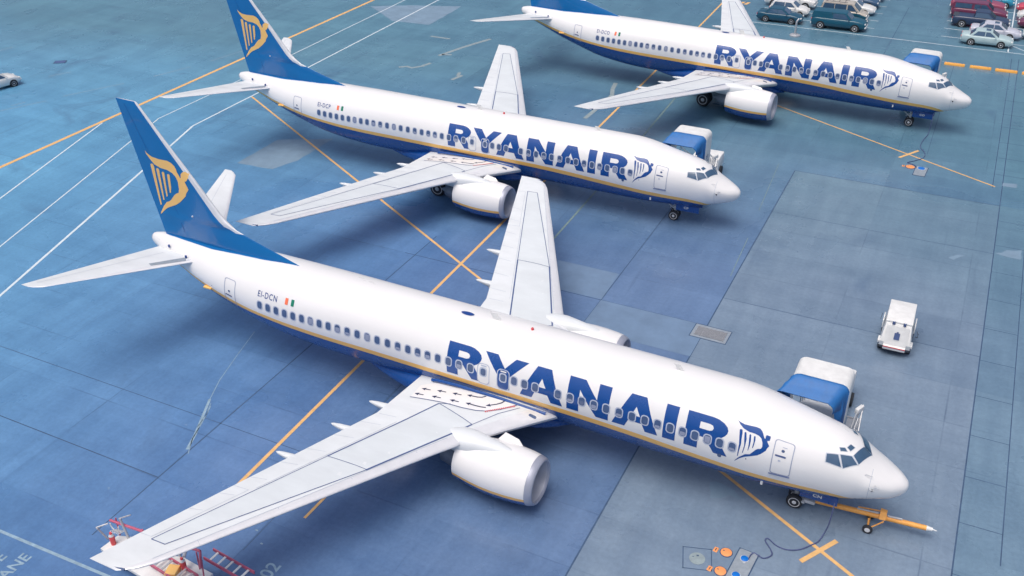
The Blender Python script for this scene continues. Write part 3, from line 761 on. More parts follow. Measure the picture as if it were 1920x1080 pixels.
    mb = MB(); p = Vector(top(16.1)); mb.turn(p+Vector((0, 0, -.02)), (0, 0, 1), [(0, .07), (.1, .06), (.14, .02)], 12); mb.build('red_beacon', M['red'], root)
    mb = MB()
    for s0, ph in ((1.18, .55), (1.35, .12)):
        q = Vector(AF(s0, ph, .0)); mb.tube([q, q+Vector((0, -.1, 0)), q+Vector((.16, -.12, 0))], .018, 6)
    q = Vector(AF(1.25, -.12, 0)); mb.turn(q, (0, -1, 0), [(0, .05), (.02, .05)], 10, 1)
    q = Vector(AF(1.62, 1.2, 0)); mb.tube([q, q+Vector((.05, -.03, .05)), q+Vector((.3, -.02, .02))], .012, 6)
    mb.build('air_data_probe', [M['gsegrey'], M['black']], root)
    for s0, ph, d in ((7.02, -.24, .17), (5.98, -.02, .05), (33.0, .05, .05)):
        mb = MB(); decal(mb, rrect(s0, ph, d, d, d/2-.001, 5), [], lambda u, v: AF(u, v, .012), grid=.2); mb.build('service_port', M['glass'], root)
    mb = MB(); q = AF(5.3, -1.3, .03); mb.box(q, (.09, .03, .22)); mb.build('drain_mast', M['gsewhite'], root)
    mb = MB(); q = AF(33.35, -.42, .05); mb.box(q, (.5, .16, .10), rz=0, bev=.03); mb.build('tail_skid', M['gold'], root)
    mb = MB()
    decal(mb, [(28.30, .80), (28.13, .80), (28.13, 1.12), (28.30, 1.12)], [], lambda u, v: AF(u, v, .012), 0)
    decal(mb, [(27.95, .80), (27.78, .80), (27.78, 1.12), (27.95, 1.12)], [], lambda u, v: AF(u, v, .012), 1)
    mb.build('flag', [M['orange'], M['green']], root)
    return root

def register(root, reg, code):
    mb = MB(); textmesh(mb, reg, .37, lambda x, y: AF(29.95-x*.86, .78+y*1.15, .012), bold=.003, spacing=1.18)
    mb.build('registration', M['navy'], root, smooth=False)
    gd = [d for c in children(root) if c.name.startswith('nose_gear') for d in children(c) if d.name.startswith('gear_door')]
    gd = min(gd, key=lambda d: sum(v.co.y for v in d.data.vertices)/len(d.data.vertices))
    mb = MB(); textmesh(mb, code, .24, lambda x, y: (-3.36+x*1.0, -.4415, 1.06+y*.85), bold=.01, spacing=1.1)
    mb.build('door_lettering', M['gsewhite'], gd, smooth=False)

plane = make_airliner()
spare = copy_tree(plane), copy_tree(plane)
PLANES = [(plane, (0, 0, 0), 0., -.0030, 'EI-DCN', 'CN', 'white and blue airliner marked EI-DCN, nearest of the three, tow bar at its nose'),
          (spare[0], (-12.523, 22.644, 0), .0152, .0098, 'EI-DCP', 'CP', 'white and blue airliner marked EI-DCP, parked between the two others'),
          (spare[1], (-.917, 45.16, 0), -.0369, -.0068, 'EI-DCO', 'CO', 'white and blue airliner marked EI-DCO, farthest away, beside the car park')]
for o, loc, yaw, ra, reg, code, lab in PLANES:
    o.location = loc
    z = Matrix.Rotation(yaw, 3, "Z") @ Matrix.Rotation(ra, 3, "X")
    o.rotation_euler = z.to_euler()
    tag(o, lab, 'airliner', 'airliners parked in a row')
    register(o, reg, code)

# ------------------------------------------------------------------ ground and painted markings
def sheet(name, polys, mat, z, mi=0):
    mb = MB()
    for p in polys: mb.poly([(x, y, z) for x, y in p])
    return tag(mb.build(name, mat, None, smooth=False), kind='structure')
mb = MB(); mb.poly([(-1200, -500, 0), (900, -500, 0), (900, 1600, 0), (-1200, 1600, 0)])
tag(mb.build('ground', M['ground'], None, smooth=False), kind='structure')
def quadline(a, b, w, e=0.):
    dx, dy = b[0]-a[0], b[1]-a[1]; l = math.hypot(dx, dy); dx, dy = dx/l, dy/l; nx, ny = -dy*w/2, dx*w/2
    a = (a[0]-dx*e, a[1]-dy*e); b = (b[0]+dx*e, b[1]+dy*e)
    return [(a[0]+nx, a[1]+ny), (a[0]-nx, a[1]-ny), (b[0]-nx, b[1]-ny), (b[0]+nx, b[1]+ny)]
def rough(o, amp, step=.5, seed=1):
    rn = random.Random(seed); out = []
    for i in range(len(o)):
        a, b = o[i], o[(i+1) % len(o)]; k = max(1, int(math.dist(a, b)/step))
        for j in range(k):
            t = j/k; out.append((a[0]+(b[0]-a[0])*t+rn.uniform(-amp, amp), a[1]+(b[1]-a[1])*t+rn.uniform(-amp, amp)))
    return out
# repair patches and crack filler
sheet('concrete_patch', [rough(p, .05, .6, i) for i, p in enumerate([
    [(-48.2, 17.6), (-48.2, 22.4), (-44.4, 24.3), (-44.4, 19.9), (-45.1, 17.8)],
    [(-62.4, 57.0), (-59.1, 58.9), (-53.2, 61.0), (-52.9, 53.5), (-57.2, 53.2)]])], M['patchl'], .004)
sheet('repaved_slab', [[(-17.3, 14.5), (-17.2, 11.5), (-23.2, 11.4), (-23.2, 14.5)], [(-17.2, 8.3), (-11.1, 8.3), (-11.1, 11.4), (-17.2, 11.4)]], M['patchd'], .0035)
sheet('pale_stain', [rough(p, .04, .3, 20+i) for i, p in enumerate([
    [(2.2, 26.3), (2.6, 26.5), (2.9, 27.0), (3.3, 27.1), (3.7, 27.4), (3.7, 26.1), (3.0, 26.1)],
    [(-.2, 24.6), (.1, 24.4), (.35, 24.8), (.7, 25.3), (.3, 25.2), (.1, 25.0)],
    [(-7.6, -.2), (-7.0, -.1), (-6.5, -.3), (-6.1, -.75), (-6.6, -.7), (-6.9, -1.05), (-7.3, -1.15)],
    [(2.2, 37.1), (3.1, 37.3), (3.1, 36.6), (2.2, 36.5)]])], M['patchl'], .005)
sheet('crack_filler', [strip(p, w) for p, w in [
    ([(-47.0, 45.2), (-46.6, 46.6), (-46.2, 48.1), (-45.6, 49.9), (-44.9, 51.8)], .38), ([(-46.9, 45.6), (-46.0, 45.9)], .3),
    ([(-48.7, 40.8), (-48.1, 41.3), (-47.5, 41.1), (-46.9, 41.9), (-46.6, 43.0)], .34), ([(-42.6, 39.8), (-42.3, 41.2)], .36), ([(-42.6, 40.9), (-42.9, 41.8)], .3),
    ([(-28.4, 36.2), (-28.3, 39.4), (-28.3, 42.0), (-28.8, 43.4), (-29.1, 45.0)], .36),
    ([(-50.8, 50.2), (-48.6, 50.2)], .3)]], M['patchm'], .006)
sheet('scratch_mark', [strip(p, w) for p, w in [
    ([(-32.8, .6), (-32.2, -1.6), (-31.6, -3.6), (-31.0, -5.0)], .035), ([(-31.0, -5.0), (-30.4, -6.2), (-29.8, -7.4), (-29.45, -8.3)], .13),
    ([(-30.6, -5.4), (-30.1, -6.6), (-29.75, -7.6), (-29.2, -8.5)], .04), ([(-30.75, -5.2), (-30.35, -6.0), (-30.1, -6.9)], .03)]], M['wfaint'], .006)
# dark sealed joints
sheet('sealed_joint', [quadline(a, b, w) for a, b, w in [
    ((-11.1, -9), (-11.1, 33.2), .07), ((2.2, -10), (2.2, 66), .06), ((-11.1, 33.2), (2.2, 33.2), .05),
    ((-29.3, -14), (-29.3, 14), .05), ((-11.1, 11.4), (-30, 11.4), .045), ((-29.3, -10.25), (-42, -10.25), .05), ((-17.2, 5), (-17.2, 32), .05),
    ((-5.0, -9), (-5.0, -20), .04), ((-11.1, 14.5), (2.2, 14.5), .035), ((-11.1, 26.2), (2.2, 26.2), .035), ((-46, -6.2), (-22, -6.2), .035), ((-23.2, -12), (-23.2, 8), .04),
    ((3.85, 0), (3.85, 60), .045), ((1.6, 36), (1.6, 66), .05), ((1.6, 47.9), (6, 47.9), .05), ((1.6, 44.6), (6, 44.6), .04), ((1.7, 41.5), (6, 41.5), .05), ((1.7, 38.4), (6, 38.4), .04),
    ((1.5, 50.8), (6, 50.8), .05), ((1.5, 54.2), (6, 54.2), .05), ((-3, 62), (-3, 40), .03), ((-9, 80), (-9.2, 60), .05)]]
    + [quadline((2.2, y), (3.85, y), .035) for y in (30.9, 27.4, 23.9, 20.6, 17.4, 14.2, 11.0, 7.8, 4.8, 1.8, -1.2, -4)], M['crack'], .003)
# yellow lines
Y1 = [quadline((-63.5, -60), (-63.5, 12), .34), quadline((-63.5, 12), (-63.6, 240), .34)]
LEAD = [((-56.1, 29.05), (-.6, -3.32)), ((-29.2, 52.95), (1.76, 36.2))]
sheet('yellow_taxiway_line', Y1, M['ymark'], .008)
sheet('yellow_stand_line', [quadline((-25.8, -11.5), (-27.0, 49.9), .18), quadline((-27.0, 49.9), (-27.9, 84), .18), quadline((-22.05, -9.5), (-22.0, -8.1), .13)], M['ymark'], .008)
sheet('yellow_lead_in_line', [quadline(a, b, w) for (a, b), w in zip(LEAD, (.16, .13))], M['ymark'], .0095)
sheet('yellow_stop_mark', [quadline((-3.12, -3.05), (-2.08, -1.41), .2, .03), quadline((-4.75, 38.6), (-3.66, 40.42), .2, .03)], M['ymark'], .011)
sheet('worn_yellow_line', [quadline((-22.65, 25), (-22.45, 14.2), .12), quadline((-23.35, 46), (-22.9, 33), .12), quadline((-12.4, 34), (-11.9, 26), .04), quadline((-11.6, 22), (-11.35, 17), .04)], M['yfaint'], .0065)
# white lines
sheet('white_service_road_line', [quadline(a, b, w) for a, b, w in [
    ((-58.2, 3.2), (-63.3, 19.3), .12), ((-52.6, -1.0), (-58.36, 17.39), .10), ((-58.36, 17.39), (-59.8, 21.9), .10), ((-59.8, 21.9), (-59.75, 27.6), .10), ((-59.75, 27.6), (-60.9, 100), .11),
    ((-47.4, -5.9), (-53.48, 13.5), .17), ((-53.48, 13.5), (-56.15, 21.85), .17), ((-56.15, 21.85), (-56.3, 37.5), .15), ((-56.3, 37.5), (-57.6, 100), .15)]], M['wmark'], .007)
sheet('worn_white_line', [quadline(a, b, w) for a, b, w in [
    ((-34.4, -15.5), (-26.2, -15.3), .13), ((-86.94, 29.0), (-86.7, 30.4), .14), ((-76.4, 25.6), (-75.5, 27.3), .1), ((-73.3, 18.9), (-72.9, 20.0), .1), ((-71.1, 22.4), (-68.7, 27.0), .1), ((-67.6, 29.5), (-66.4, 33), .1), ((-65.8, 35), (-65, 39), .1),
    ((-75, 14), (-71.5, 21), .09), ((-7.5, 62.7), (-1.9, 62.5), .09)]], M['wfaint'], .007)
stalls = [quadline((-24.5, 67.95), (7, 67.7), .11)]
for k, y in enumerate((70.75, 73.6, 76.5, 79.4, 82.3, 85.2)): stalls += [quadline((-23.2+.2*k, y+.1), (-11.2, y-.2), .10), quadline((-4.9, y-.1), (1.2, y-.2), .10), quadline((1.35, y-.2), (7, y-.3), .10)]
stalls += [quadline((1.2, 67.9), (1.2, 92), .12), quadline((1.25, 70.3), (3.4, 67.9), .10)]
sheet('white_parking_line', stalls, M['wmark'], .007)
mb = MB()
for body, x0, y0, sz in (('LANE', -30.55, -17.5, .74), ('E', -31.45, -16.62, .74), ('02', -21.3, -12.75, .85)):
    textmesh(mb, body, sz, lambda x, y: (x0-y*.95, y0+x*.9, .008), bold=.012)
for x0, y0 in ((-22.75, -11.4), (-23.4, -10.9)): mb.box((x0, y0, .008), (.12, .07, .002))
tag(mb.build('ground_lettering', M['wfaint'], None, smooth=False), kind='structure')
mb = MB()
for k in range(3): mb.poly([(-26.5+.55*k, 74.1, .009), (-26.15+.55*k, 74.1, .009), (-25.95+.55*k, 75.1, .009), (-26.3+.55*k, 75.1, .009)])
tag(mb.build('yellow_stand_number', M['ymark'], None, smooth=False), kind='structure')

# ------------------------------------------------------------------ covered boarding stairs at the front left door of each airliner
def make_stairs():
    r = empty('boarding_stairs')
    x0, x1 = -5.22, -2.92                        # cabin sides, in the aircraft's own frame
    def arch(y, ox=0., z0=3.0, zt=5.06, rr=.34):
        a = []
        for k in range(7): t = math.pi/2*k/6; a.append((x1-rr+rr*math.cos(t)+ox, y, zt-rr+rr*math.sin(t)))
        for k in range(7): t = math.pi/2+math.pi/2*k/6; a.append((x0+rr+rr*math.cos(t)-ox, y, zt-rr+rr*math.sin(t)+.02))
        return [(x1+ox, y, z0)]+a+[(x0-ox, y, z0)]
    mb = MB(); o0, o1 = arch(2.05, z0=2.55), arch(3.42, z0=2.55, zt=5.0)
    i0 = [(p[0]*.985+(x0+x1)/2*.015, p[1], p[2]-.06) for p in o0]; i1 = [(p[0]*.985+(x0+x1)/2*.015, p[1], p[2]-.06) for p in o1]
    n = len(o0); vs = [[mb.b.verts.new(p) for p in q] for q in (o0, o1, i1, i0)]
    for k in range(4):
        for i in range(n-1): mb.b.faces.new((vs[k][i], vs[k][i+1], vs[(k+1) % 4][i+1], vs[(k+1) % 4][i]))
    for i in (0, n-1): mb.b.faces.new([vs[k][i] for k in range(4)])
    mb.build('cabin_shell', M['gsewhite'], r, ang=40)
    mb = MB(); rs = []; rn = random.Random(3)
    for k, (y, z, dz, ox) in enumerate(((2.06, 0, 0, -.012), (1.95, -.03, .02, .01), (1.82, -.12, .0, -.02), (1.68, -.22, .02, .02), (1.55, -.34, .0, .0), (1.42, -.46, 0, .03), (1.32, -.55, .0, .05))):
        q = arch(y, ox, z0=4.0 if k > 1 else 3.3, zt=5.05+z+dz)
        rs.append([(p[0]+(-.5*k/6 if p[0] < -4.5 else -.5*(k/6)), p[1], p[2]+(rn.uniform(-.016, .016) if k else 0)) for p in q])
    v = [[mb.b.verts.new(p) for p in q] for q in rs]
    for k in range(len(v)-1):
        for i in range(len(v[0])-1): mb.b.faces.new((v[k][i], v[k][i+1], v[k+1][i+1], v[k+1][i]))
    lip = v[-1]
    low = [mb.b.verts.new((p.co.x, p.co.y+.05, p.co.z-.07)) for p in lip]
    for i in range(len(lip)-1): mb.b.faces.new((lip[i], lip[i+1], low[i+1], low[i]))
    # side curtain on the nose side
    c = [mb.b.verts.new(p) for p in ((x1-.01, 2.05, 4.8), (x1-.01, 2.05, 2.7), (x1-.2, 1.78, 2.9), (x1-.5, 1.42, 4.4))]; mb.b.faces.new(c)
    c = [mb.b.verts.new(p) for p in ((x0+.02, 2.05, 4.6), (x0+.02, 2.05, 3.0), (x0-.05, 1.9, 3.1), (x0-.15, 1.66, 4.3))]; mb.b.faces.new(c)
    cn = mb.build('folding_canopy', M['canopy'], r, ang=70)
    cn.modifiers.new('thickness', 'SOLIDIFY').thickness = .02
    mb = MB(); mb.box((-4.07, 2.65, 2.56), (2.26, 1.6, .1), bev=.02); mb.build('platform', M['gsegrey'], r)
    mb = MB()
    for k in range(13): mb.box((-4.07, 3.62+.31*k, 2.42-.185*k), (1.5, .3, .05))
    mb.build('step_flight', M['gsegrey'], r)
    for sx in (-4.9, -3.24):
        mb = MB(); mb.tube([(sx, 3.4, 2.5), (sx, 7.5, .05)], .08); mb.tube([(sx, 3.4, 3.5), (sx, 7.5, 1.05)], .035)
        for k in range(6): mb.cyl((sx, 3.5+.8*k, 2.44-.478*k), (sx, 3.5+.8*k, 3.44-.478*k), .022, n=6)
        mb.build('handrail', M['tubing'], r)
    mb = MB(); mb.box((-4.07, 5.0, .55), (1.9, 4.2, .25), bev=.04); mb.box((-4.07, 7.9, .9), (1.9, 1.6, 1.0), bev=.1)
    for sx in (-4.8, -3.34): mb.cyl((sx, 2.6, 2.5), (sx, 4.2, .6), .06)
    mb.build('chassis', M['gsewhite'], r)
    for sx in (-5.05, -3.1):
        for sy in (3.8, 7.7):
            mb = MB(); mb.turn((sx, sy, .35), (1, 0, 0), [(-.12, .2), (-.11, .33), (.11, .33), (.12, .2)], 18); mb.build('wheel', M['tyre'], r)
    mb = MB(); mb.box((-2.46, 2.92, 3.42), (.16, .46, .22), rz=R(-24), bev=.02); mb.build('console_box', M['gsewhite'], r)
    mb = MB()
    for a, b in (((-2.95, 2.3, 2.7), (-2.62, 2.3, 2.75)), ((-2.62, 2.2, 2.65), (-2.52, 2.75, 3.45)), ((-2.62, 2.5, 2.6), (-2.36, 3.15, 3.5)), ((-2.4, 2.6, 2.7), (-2.32, 3.1, 3.4)), ((-2.36, 3.2, 3.5), (-2.30, 2.4, 2.7)), ((-2.9, 3.2, 2.7), (-2.5, 3.2, 2.7)), ((-2.5, 2.1, 2.6), (-2.42, 2.6, 3.2))): mb.tube([a, b], .03, 6)
    mb.box((-2.6, 2.6, 2.62), (.5, 1.3, .06)); mb.build('outer_railing', M['tubing'], r)
    return r
st = make_stairs()
STAIRS = [(st, 'boarding stairs with smooth blue canopy and white roof, beside the nearest airliner nose'),
          (copy_tree(st), 'boarding stairs with dark lettering on the white side, beside the middle airliner nose'),
          (copy_tree(st), 'boarding stairs beside the farthest airliner nose, in front of the car park')]
for (o, lab), (pl, loc, yaw, *_) in zip(STAIRS, PLANES):
    o.location = loc; o.rotation_euler = (0, 0, yaw); tag(o, lab, 'boarding stairs', 'boarding stairs at the airliner doors')
mb = MB()
textmesh(mb, '737', .34, lambda x, y: (-2.914, 2.35+x*.9, 3.32+y+x*.1), bold=.008)
mb.poly([(-2.914, 2.5, 3.12), (-2.914, 2.95, 3.12), (-2.914, 2.95, 3.17), (-2.914, 2.5, 3.17)])
mb.build('side_lettering', M['navy'], STAIRS[1][0], smooth=False)

# ------------------------------------------------------------------ tow bar at the nose of the nearest airliner
tb = empty('tow_bar', (-1.1, .05, 0), 0, 'orange aircraft tow bar with small wheels leading from the nose gear of the nearest airliner', 'tow bar')
def rel(o, p): return (p[0]-o[0], p[1]-o[1], p[2])
OT = (-1.1, .05)
mb = MB(); mb.cyl(rel(OT, (-3.25, -.02, .52)), rel(OT, (1.02, .3, .52)), .115, .105, 14); mb.build('beam', M['towyellow'], tb)
mb = MB(); mb.cyl(rel(OT, (1.02, .3, .52)), rel(OT, (1.25, .315, .52)), .11, .07, 12); mb.cyl(rel(OT, (1.25, .315, .52)), rel(OT, (1.42, .33, .5)), .03, .015, 8); mb.build('eye_end', M['gsewhite'], tb)
mb = MB(); mb.box(rel(OT, (-3.45, -.03, .5)), (.45, .42, .16), bev=.03); mb.box(rel(OT, (-3.75, .0, .46)), (.25, .62, .1), bev=.02); mb.build('coupling_head', M['gsegrey'], tb)
mb = MB()
for sy in (-.36, .42):
    mb.tube([rel(OT, (-.55, .0+sy*.3, .56)), rel(OT, (-1.05, sy, .2))], .028, 6); mb.tube([rel(OT, (-1.12, sy*.4, .55)), rel(OT, (-1.08, sy, .2))], .028, 6)
mb.tube([rel(OT, (-1.07, -.4, .2)), rel(OT, (-1.07, .46, .2))], .03, 6)
mb.loft([[rel(OT, (-.75, y, z)) for y, z in ((-.1, .6), (.35, .6), (.3, .86), (.1, .86))], [rel(OT, (-.5, y, z)) for y, z in ((-.08, .6), (.32, .6), (.27, .86), (.12, .86))]])
mb.tube([rel(OT, (-1.6, .2, .66)), rel(OT, (-.75, .27, .72))], .03, 6); mb.build('wheel_frame', M['towyellow'], tb)
mb = MB(); mb.tube([rel(OT, (-1.62, .1, .66)), rel(OT, (-.8, .16, .68))], .04); mb.tube([rel(OT, (-.45, .17, .66)), rel(OT, (.1, .22, .66))], .04); mb.build('hydraulic_pipe', M['tubing'], tb)
for sy in (-.42, .5):
    mb = MB(); c = rel(OT, (-1.07, sy, .2)); mb.turn(c, (0, 1, 0), [(-.06, .12), (-.055, .19), (-.03, .2), (.03, .2), (.055, .19), (.06, .12)], 18); w = mb.build('wheel', M['tyre'], tb)
    mb = MB(); mb.turn(c, (0, 1, 0), [(-.068, .02), (-.068, .1), (-.05, .12), (.05, .12), (.068, .1), (.068, .02)], 14); mb.build('hub', M['hub'], w)
mb = MB()
textmesh(mb, 'E400', .15, lambda x, y: (-3.16+x-OT[0], -.075+x*.075-OT[1]-.055+y*.6, .637-.0+y*.05), bold=.003)
mb.build('stencil', M['navy'], tb, smooth=False)

# ------------------------------------------------------------------ ground power: cables and floor pits
def cable(pts, label):
    """smooth run through the points"""
    P = [Vector(p) for p in pts]; out = []
    for i in range(len(P)-1):
        a, b, c, d = P[max(i-1, 0)], P[i], P[i+1], P[min(i+2, len(P)-1)]
        for k in range(8):
            t = k/8; out.append(.5*((2*b)+(c-a)*t+(2*a-5*b+4*c-d)*t*t+(3*b-a-3*c+d)*t**3))
    out.append(P[-1]); mb = MB(); mb.tube([(p.x, p.y, max(p.z, .028)) for p in out], .026, 8)
    return tag(mb.build('power_cable', M['rubber'], None), label, 'cable', 'ground power cables')
cable([(-2.45, -1.22, 1.72), (-2.46, -1.3, 1.3), (-2.5, -1.34, .6), (-2.6, -1.36, .12), (-2.72, -1.75, .03), (-2.92, -2.05, .03), (-3.3, -2.5, .03), (-3.75, -2.72, .03), (-4.17, -2.68, .03), (-4.55, -2.45, .03), (-4.62, -2.62, .03), (-4.35, -2.95, .03), (-4.22, -3.25, .03), (-4.45, -3.55, .03), (-4.7, -3.5, .03), (-4.88, -3.45, .03), (-4.97, -3.7, .06), (-4.98, -3.9, .03)],
      'dark power cable curling from the nearest airliner nose to the two-capped floor pit')
cable([(-3.3, 44.0, 1.7), (-3.3, 43.9, 1.0), (-3.35, 43.8, .1), (-3.55, 42.6, .03), (-3.6, 41.2, .03), (-3.2, 40.2, .03), (-3.15, 39.3, .03), (-3.6, 38.5, .03), (-4.1, 37.9, .03), (-3.95, 37.75, .03), (-3.6, 37.6, .03), (-3.42, 37.2, .04)],
      'thin dark power cable hanging from the farthest airliner nose to a floor pit')
def lid(x, y, r, label, grp='round orange floor lids'):
    o = empty('pit_lid', (x, y, 0), 0, label, 'lid', grp)
    mb = MB(); mb.turn((0, 0, 0), (0, 0, 1), [(.0, r*1.18), (.006, r*1.18), (.009, r*1.13)], 28); mb.build('rim', M['crack'], o)
    mb = MB(); mb.turn((0, 0, 0), (0, 0, 1), [(.002, r), (.03, r), (.036, r*.95)], 28); mb.build('cover', M['lidorange'], o)
    mb = MB(); mb.box((-r*.5, r*.2, .037), (.06, .04, .006)); mb.build('lifting_slot', M['crack'], o)
    return o
lid(-5.86, -3.87, .22, 'round orange floor lid beside the grey two-capped pit, the one nearer the stop mark')
lid(-5.81, -4.9, .22, 'round orange floor lid at the bottom edge of the photo beside the grey two-capped pit')
lid(-3.84, 37.2, .3, 'round orange floor lid far away beside the square pit under the farthest nose')
def plate(x, y, label):
    o = empty('hydrant_tag', (x, y, 0), R(-8), label, 'tag plate', 'small orange tag plates')
    mb = MB(); mb.box((0, 0, .012), (.17, .26, .02), bev=.008); mb.build('plate', M['lidorange'], o)
    mb = MB(); mb.box((0, 0, .024), (.035, .15, .003)); mb.build('lettering', M['chassis'], o, smooth=False)
plate(-6.27, -3.9, 'small orange tag plate between the round manhole and the upper orange lid')
plate(-6.22, -4.95, 'small orange tag plate between the round manhole and the lower orange lid')
plate(-4.3, 37.2, 'small orange tag plate far away beside the orange lid under the farthest nose')
def pit(x, y, w, l, rz, caps, label):
    o = empty('power_pit', (x, y, 0), rz, label, 'floor pit', 'grey power pits in the apron')
    mb = MB(); mb.box((0, 0, .006), (w+.1, l+.1, .008)); mb.build('rim', M['crack'], o, smooth=False)
    mb = MB(); q = rrect(0, 0, w, l, .08, 4); mb.loft([[(a, b, z) for a, b in q] for z in (.0, .03)]); mb.build('cover', M['steelplate'], o, ang=30)
    for cx, cy, r in caps:
        mb = MB(); mb.turn((cx, cy, 0), (0, 0, 1), [(.02, r), (.055, r), (.065, r*.9)], 24); c = mb.build('cap', M['lidblue'], o)
        mb = MB(); mb.turn((cx, cy, 0), (0, 0, 1), [(.02, r*1.2), (.036, r*1.2), (.038, r*1.1)], 24); mb.box((cx+.05, cy-r*1.25, .04), (.09, .07, .02)); mb.build('seat_ring', M['gsegrey'], c)
    return o
pit(-5.14, -4.4, .72, 1.9, R(-5), [(-.03, .5, .15), (-.04, -.45, .15)], 'grey rounded floor pit with two bright blue caps at the bottom edge of the photo')
pit(-3.1, 36.7, .76, 1.6, R(-3), [(-.02, .5, .24)], 'square grey floor pit with one blue cap near the farthest airliner nose')
mh = empty('manhole', (-6.8, -4.66, 0), R(17), 'round grey manhole in a square concrete frame at the bottom edge', 'manhole')
mb = MB(); q = [(-.55, -.55), (.55, -.55), (.55, .55), (-.55, .55)]
for i in range(4):
    mb.poly([(a[0], a[1], .0072) for a in quadline(q[i], q[(i+1) % 4], .035, .02)])
mb.build('frame_joint', M['crack'], mh, smooth=False)
mb = MB(); mb.turn((0, 0, 0), (0, 0, 1), [(0, .31), (.012, .31), (.014, .29)], 32); mb.build('cover', M['patchm'], mh)
mb = MB(); mb.box((.02, .15, .016), (.09, .07, .006)); mb.box((-.16, .08, .016), (.07, .03, .006)); mb.build('key_hole', M['crack'], mh)
gr = empty('drain_grate', (-10.72, 10.74, 0), R(-1), 'rectangular bright steel drain grate set in the apron behind the nearest airliner', 'drain grate')
mb = MB(); mb.box((0, 0, .004), (2.0, 1.32, .006)); mb.build('surround', M['crack'], gr, smooth=False)
mb = MB(); mb.box((0, 0, .007), (1.9, 1.22, .004)); mb.build('concrete_collar', M['steelplate'], gr, smooth=False)
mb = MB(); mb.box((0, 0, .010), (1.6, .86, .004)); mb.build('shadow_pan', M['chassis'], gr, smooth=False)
mb = MB()
for k in range(33): mb.box((-.78+.0488*k, 0, .022), (.022, .84, .018))
for k in range(9): mb.box((0, -.4+.1*k, .024), (1.58, .022, .012))
mb.box((-.4, -.1, .03), (.02, .5, .01)); mb.build('bars', M['tubing'], gr, smooth=False)
ht = empty('steel_hatch', (-78.7, 28.95, 0), R(35), 'small dark steel hatch in the taxiway beyond the yellow line', 'hatch')
mb = MB(); mb.box((0, 0, .012), (1.1, .8, .02), bev=.006); mb.build('cover', M['crack'], ht)
mb = MB(); mb.box((0, 0, .024), (.9, .6, .01)); mb.build('recess', M['line'], ht)

# ------------------------------------------------------------------ white ground power unit standing alone
gp = empty('ground_power_unit', (-1.86, 13.95, 0), R(1), 'white boxy ground power trailer with sloping front and red stripe, standing alone on the apron', 'power unit')
gp.scale = (.97, .9, .95)
def prism(mb, prof, x0, x1, mi=0, tx=0.):
    """prof in (y, z), extruded along x; the part above is drawn in by tx"""
    zt = max(p[1] for p in prof)
    mb.loft([[(x+(tx*(z/zt) if x < 0 else -tx*(z/zt)), y, z) for y, z in prof] for x in (x0, x1)], mi)
mb = MB(); prism(mb, [(-1.3, .5), (-1.36, .78), (-1.0, 1.74), (-.94, 1.8), (1.35, 1.8), (1.42, 1.72), (1.45, .5)], -.84, .84, tx=.22); mb.build('enclosure', M['gsewhite'], gp, ang=25)
mb = MB(); mb.box((0, .24, 1.85), (1.32, 2.4, .1), bev=.03); mb.build('roof_panel', M['gsewhite'], gp)
mb = MB(); prism(mb, [(-1.5, .42), (-1.52, .62), (-1.42, .66), (-1.08, 1.70), (-1.0, 1.6), (-1.3, .5)], -.55, .55, tx=.0); mb.build('sloping_hood', M['gsewhite'], gp, ang=25)
mb = MB(); mb.box((0, -1.53, .585), (1.1, .02, .045)); mb.build('red_stripe', M['red'], gp, smooth=False)
mb = MB(); n_ = Vector((0, -.95, .311)).normalized()
c0 = Vector((0, -1.25, 1.2)); u_ = Vector((1, 0, 0)); v_ = Vector((0, .311, .95))
def hoodpt(a, b, e): return c0+u_*a+v_*b+n_*e
def hoodbox(mb, a, b, w, h, e0, e1, mi=0):
    mb.loft([[hoodpt(a+s*w/2, b+t*h/2, e) for s, t in ((-1, -1), (1, -1), (1, 1), (-1, 1))] for e in (e0, e1)], mi)
hoodbox(mb, .02, -.02, .27, .36, -.02, .035); hoodbox(mb, .02, .2, .1, .06, -.02, .05); mb.build('radiator_door', M['line'], gp, smooth=False)
for sx in (-.26, .28):
    mb = MB(); mb.turn((sx, -1.0, 1.76), (0, 0, 1), [(0, .075), (.14, .075), (.17, .05)], 14); b_ = mb.build('beacon', M['line'], gp)
    mb = MB(); mb.turn((sx, -1.0, 1.92), (0, 0, 1), [(0, .05), (.04, .04)], 12); mb.build('lamp_cap', M['gsewhite'], b_)
for sg in (-1, 1):
    mb = MB(); mb.box((sg*.69, -1.0, .66), (.34, .5, .16), bev=.02); mb.build('fender', M['gsewhite'], gp)
    mb = MB()
    for k in range(3): mb.cyl((sg*(.60+.09*k), -1.26, .6), (sg*(.60+.09*k), -1.3, .6), .028, n=10)
    mb.build('tail_light', M['glass'], gp)
    mb = MB(); mb.box((sg*.80, .55, 1.02), (.06, .95, .46), bev=.015); mb.build('side_door', M['gsewhite'], gp)
    mb = MB(); mb.tube([(sg*.93, .1, .95), (sg*1.02, .0, .85), (sg*1.02, .0, .65), (sg*.93, .1, .6)], .022, 6) if sg > 0 else mb.tube([(-.93, .9, 1.2), (-.95, .2, 1.2)], .015, 6)
    mb.build('cable_hook', M['chassis'], gp)
    for sy in (-.75, .95):
        mb = MB(); mb.turn((sg*.72, sy, .3), (1, 0, 0), [(-.1, .2), (-.09, .28), (-.05, .3), (.05, .3), (.09, .28), (.1, .2)], 20); w = mb.build('wheel', M['tyre'], gp)
        mb = MB(); mb.turn((sg*.72, sy, .3), (1, 0, 0), [(-.105, .02), (-.105, .16), (.105, .16), (.105, .02)], 16); mb.build('hub', M['gsegrey'], w)
